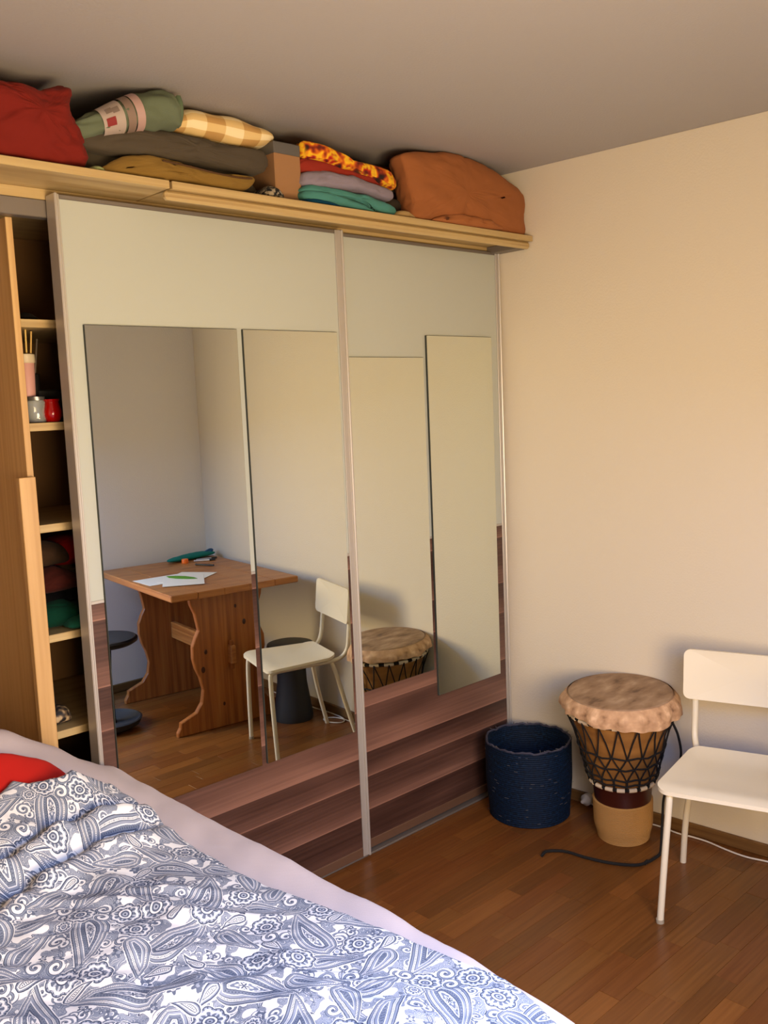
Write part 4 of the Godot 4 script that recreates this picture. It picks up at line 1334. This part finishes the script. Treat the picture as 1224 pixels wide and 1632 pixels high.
# ---------------------------------------------------------------- in the open compartment
func shelf_things() -> void:
	# second shelf from the top: brushes in a jar, a glass jar, a red vase, a black box
	var y := 1.612
	var jar := thing("brush_jar", "tall pale pink jar holding paintbrushes on the wardrobe shelf", "jar", Vector3(-1.895, y + 0.072, -0.185))
	obj("jar_body", lathe([Vector2(0.0, 0.0), Vector2(0.020, 0.0), Vector2(0.024, 0.10), Vector2(0.022, 0.104), Vector2(0.018, 0.012), Vector2(0.0, 0.01)], 24), plain(Color(0.78, 0.58, 0.54), 0.5), jar)
	obj("jar_rim", lathe([Vector2(0.0235, 0.092), Vector2(0.026, 0.095), Vector2(0.026, 0.116), Vector2(0.022, 0.118), Vector2(0.021, 0.095)], 24), plain(Color(0.80, 0.74, 0.62), 0.35), jar)
	for q in [[-0.010, 0.21, Color(0.62, 0.55, 0.45), -0.004], [0.004, 0.225, Color(0.85, 0.72, 0.40), 0.002], [0.012, 0.215, Color(0.82, 0.66, 0.36), 0.01], [-0.016, 0.20, Color(0.30, 0.30, 0.30), -0.01]]:
		var st := begin()
		add_tube(st, PackedVector3Array([Vector3(q[0] * 0.6, 0.02, 0), Vector3(q[0] + q[3], q[1] - 0.035, 0.004)]), 0.0026, 7)
		var b := obj("brush", done(st), plain(q[2], 0.5), jar)
		st = begin()
		add_tube(st, PackedVector3Array([Vector3(q[0] + q[3], q[1] - 0.035, 0.004), Vector3(q[0] + q[3] * 1.2, q[1] - 0.012, 0.004), Vector3(q[0] + q[3] * 1.3, q[1], 0.004)]), 0.0036, 7, false, 0.001)
		obj("bristles", done(st), plain(Color(0.25, 0.18, 0.1), 0.9), b)
	var gj := thing("glass_jar", "small clear glass jar with a metal lid, left of the red vase", "jar", Vector3(-1.884, y, -0.165))
	var glass := plain(Color(0.9, 0.93, 0.92, 0.25), 0.05)
	glass.transparency = BaseMaterial3D.TRANSPARENCY_ALPHA
	obj("glass_body", lathe([Vector2(0.0, 0.0), Vector2(0.024, 0.001), Vector2(0.026, 0.006), Vector2(0.026, 0.055), Vector2(0.022, 0.062)], 28), glass, gj)
	obj("lid", lathe([Vector2(0.023, 0.060), Vector2(0.025, 0.061), Vector2(0.025, 0.071), Vector2(0.0, 0.072)], 28), plain(Color(0.6, 0.6, 0.58), 0.3, 0.8), gj)
	var dk := thing("dark_jar", "dark brush tube with a single brush beside the pink jar", "jar", Vector3(-1.865, y, -0.225))
	obj("tube_body", lathe([Vector2(0.0, 0.0), Vector2(0.022, 0.0), Vector2(0.022, 0.135), Vector2(0.018, 0.138), Vector2(0.017, 0.02), Vector2(0.0, 0.018)], 22), plain(Color(0.10, 0.09, 0.085), 0.5), dk)
	obj("brush", tube(PackedVector3Array([Vector3(-0.004, 0.03, 0), Vector3(0.026, 0.235, 0)]), 0.0032, 7), plain(Color(0.45, 0.40, 0.34), 0.4, 0.3), dk)
	var vase := thing("red_vase", "small glossy red vase on the wardrobe shelf", "vase", Vector3(-1.846, y, -0.150))
	obj("vase_body", lathe([Vector2(0.0, 0.0), Vector2(0.018, 0.0), Vector2(0.026, 0.016), Vector2(0.027, 0.030), Vector2(0.021, 0.048), Vector2(0.0195, 0.056), Vector2(0.023, 0.063), Vector2(0.020, 0.062), Vector2(0.017, 0.054)], 32), plain(Color(0.62, 0.03, 0.02), 0.15), vase)
	tag(obj("black_case", box(Vector3(-1.86, y, -0.30), Vector3(-1.76, y + 0.092, -0.205), 0.004), plain(Color(0.02, 0.02, 0.02), 0.6)), "small black case standing behind the red vase", "case")
	# top shelf: something small and dark
	tag(obj("dark_scarf", puff([Vector2(-1.925, 1.892), Vector2(-1.915, 1.906), Vector2(-1.895, 1.912), Vector2(-1.872, 1.904), Vector2(-1.86, 1.892)], -0.17, 0.04, 0.05, 0.003, 61, 2.0, 1.891), cloth(Color(0.06, 0.04, 0.03))), "small dark crumpled scarf on the uppermost shelf of the wardrobe", "scarf")
	# fourth shelf: folded clothes
	y = 1.023
	for q in [[[Vector2(-1.93, 0), Vector2(-1.93, 0.05), Vector2(-1.87, 0.075), Vector2(-1.81, 0.06), Vector2(-1.75, 0.05), Vector2(-1.74, 0.0)], -0.22, Color(0.03, 0.22, 0.16), "dark green folded shirt at the bottom of the clothes on the wardrobe shelf", 0.0], [[Vector2(-1.86, 0), Vector2(-1.86, 0.02), Vector2(-1.82, 0.032), Vector2(-1.78, 0.03), Vector2(-1.76, 0.0)], -0.15, Color(0.12, 0.38, 0.30), "lighter green folded cloth at the front edge of the clothes shelf", 0.0], [[Vector2(-1.93, 0), Vector2(-1.93, 0.035), Vector2(-1.86, 0.05), Vector2(-1.79, 0.035), Vector2(-1.74, 0.02), Vector2(-1.76, 0.0)], -0.27, Color(0.02, 0.02, 0.03), "black folded garment above the dark green shirt on the shelf", 0.06], [[Vector2(-1.93, 0), Vector2(-1.93, 0.045), Vector2(-1.88, 0.075), Vector2(-1.83, 0.06), Vector2(-1.785, 0.03), Vector2(-1.80, 0.0)], -0.23, Color(0.26, 0.10, 0.075), "maroon folded shirt in the middle of the clothes on the shelf", 0.10], [[Vector2(-1.90, 0), Vector2(-1.88, 0.035), Vector2(-1.80, 0.05), Vector2(-1.72, 0.03), Vector2(-1.72, 0.0)], -0.32, Color(0.50, 0.40, 0.28), "sand-coloured folded garment behind the maroon shirt", 0.12], [[Vector2(-1.93, 0), Vector2(-1.93, 0.05), Vector2(-1.87, 0.07), Vector2(-1.81, 0.04), Vector2(-1.81, 0.0)], -0.26, Color(0.24, 0.17, 0.11), "dark brown folded jumper upper left on the clothes shelf", 0.175], [[Vector2(-1.84, 0), Vector2(-1.83, 0.06), Vector2(-1.78, 0.085), Vector2(-1.70, 0.06), Vector2(-1.70, 0.0)], -0.28, Color(0.55, 0.04, 0.025), "bright red folded jumper upper right on the clothes shelf", 0.165]]:
		var o := tag(obj("folded_garment", puff(q[0], 0.0, 0.07, 0.16, 0.004, int(q[4] * 100) + 70, 2.2, 0.001), cloth(q[2])), q[3], "garment", "folded clothes on the wardrobe shelf")
		o.position = Vector3(0.012, y + q[4], q[1])
	# lower shelves: a hanging dark coat's sleeve, a patterned bag, shoes
	tag(obj("dark_bag", puff([Vector2(-1.935, 0.0), Vector2(-1.935, 0.10), Vector2(-1.92, 0.16), Vector2(-1.90, 0.17), Vector2(-1.885, 0.12), Vector2(-1.88, 0.0)], -0.24, 0.05, 0.1, 0.003, 81, 2.3, 0.001), cloth(Color(0.10, 0.075, 0.05)))	, "dark brown bag standing on the lower wardrobe shelf", "bag").position = Vector3(0, 0.744, 0)
	var pb := noise_image(128, 128, 4.0, 4.0, 62, 2)
	tag(obj("patterned_bag", puff([Vector2(-1.93, 0.0), Vector2(-1.925, 0.035), Vector2(-1.90, 0.055), Vector2(-1.87, 0.045), Vector2(-1.855, 0.015), Vector2(-1.87, 0.0)], -0.18, 0.04, 0.06, 0.003, 82, 2.2, 0.001), textured(ramp_texture(pb, 128, 128, [Color(0.04, 0.03, 0.05), Color(0.35, 0.28, 0.2), Color(0.7, 0.6, 0.45)], -0.2, 0.3), Vector3(10, 10, 10), 0.7)), "small patterned pouch at the front of the lower wardrobe shelf", "pouch").position = Vector3(0, 0.744, 0)
	for k in 2:
		var s := thing("shoe", ["shiny black shoe on the wardrobe's lowest shelf, behind the other one", "shiny black shoe on the wardrobe's lowest shelf, nearest its front edge"][k], "shoe", Vector3(-1.88 + k * 0.09, 0.4225, -0.29 + k * 0.01), -PI / 2.0, "black shoes in the wardrobe")
		obj("upper", puff([Vector2(-0.12, 0.0), Vector2(-0.125, 0.05), Vector2(-0.10, 0.095), Vector2(-0.05, 0.09), Vector2(0.02, 0.06), Vector2(0.09, 0.045), Vector2(0.12, 0.02), Vector2(0.115, 0.0)], 0.0, 0.04, 0.04, 0.001, 83, 2.3), plain(Color(0.015, 0.015, 0.015), 0.15), s)
		obj("sole", box(Vector3(-0.125, -0.001, -0.035), Vector3(0.118, 0.012, 0.035), 0.004), M.black_grey, s)
	tag(obj("beige_cloth", puff([Vector2(-1.86, 0.0), Vector2(-1.855, 0.12), Vector2(-1.83, 0.15), Vector2(-1.79, 0.13), Vector2(-1.78, 0.0)], -0.14, 0.03, 0.06, 0.006, 84, 2.2, 0.001), cloth(Color(0.45, 0.40, 0.28))), "beige crumpled cloth beside the black shoes at the door edge", "cloth").position = Vector3(0, 0.421, 0)

func small_things() -> void:
	var c := thing("power_cable", "thin white cable running along the wall behind the chair", "cable", Vector3.ZERO)
	var pts := [Vector3(-0.005, 0.02, 0.33)]
	for p in [Vector2(0.0, 0.45), Vector2(0.012, 0.587), Vector2(0.018, 0.653), Vector2(0.012, 0.727), Vector2(0.020, 0.779), Vector2(0.022, 0.839), Vector2(0.010, 0.913), Vector2(0.006, 0.986), Vector2(0.022, 1.055), Vector2(0.04, 1.15), Vector2(0.03, 1.24), Vector2(-0.02, 1.28), Vector2(-0.04, 1.22), Vector2(0.0, 1.16), Vector2(0.045, 1.20), Vector2(0.06, 1.32), Vector2(0.06, 1.5), Vector2(0.09, 1.9)]:
		pts.append(Vector3(p.x, 0.004, p.y))
	obj("cord", tube(curve(pts, 5), 0.0032, 7), M.cable, c)
	var pl := obj("plug", lathe([Vector2(0.0, 0.0), Vector2(0.020, 0.0), Vector2(0.023, 0.012), Vector2(0.023, 0.03), Vector2(0.012, 0.040), Vector2(0.006, 0.055), Vector2(0.0, 0.056)], 24), M.cable, c)
	pl.position = Vector3(0.012, 0.03, 0.345)
	pl.rotation = Vector3(0, 0, PI / 2.0)
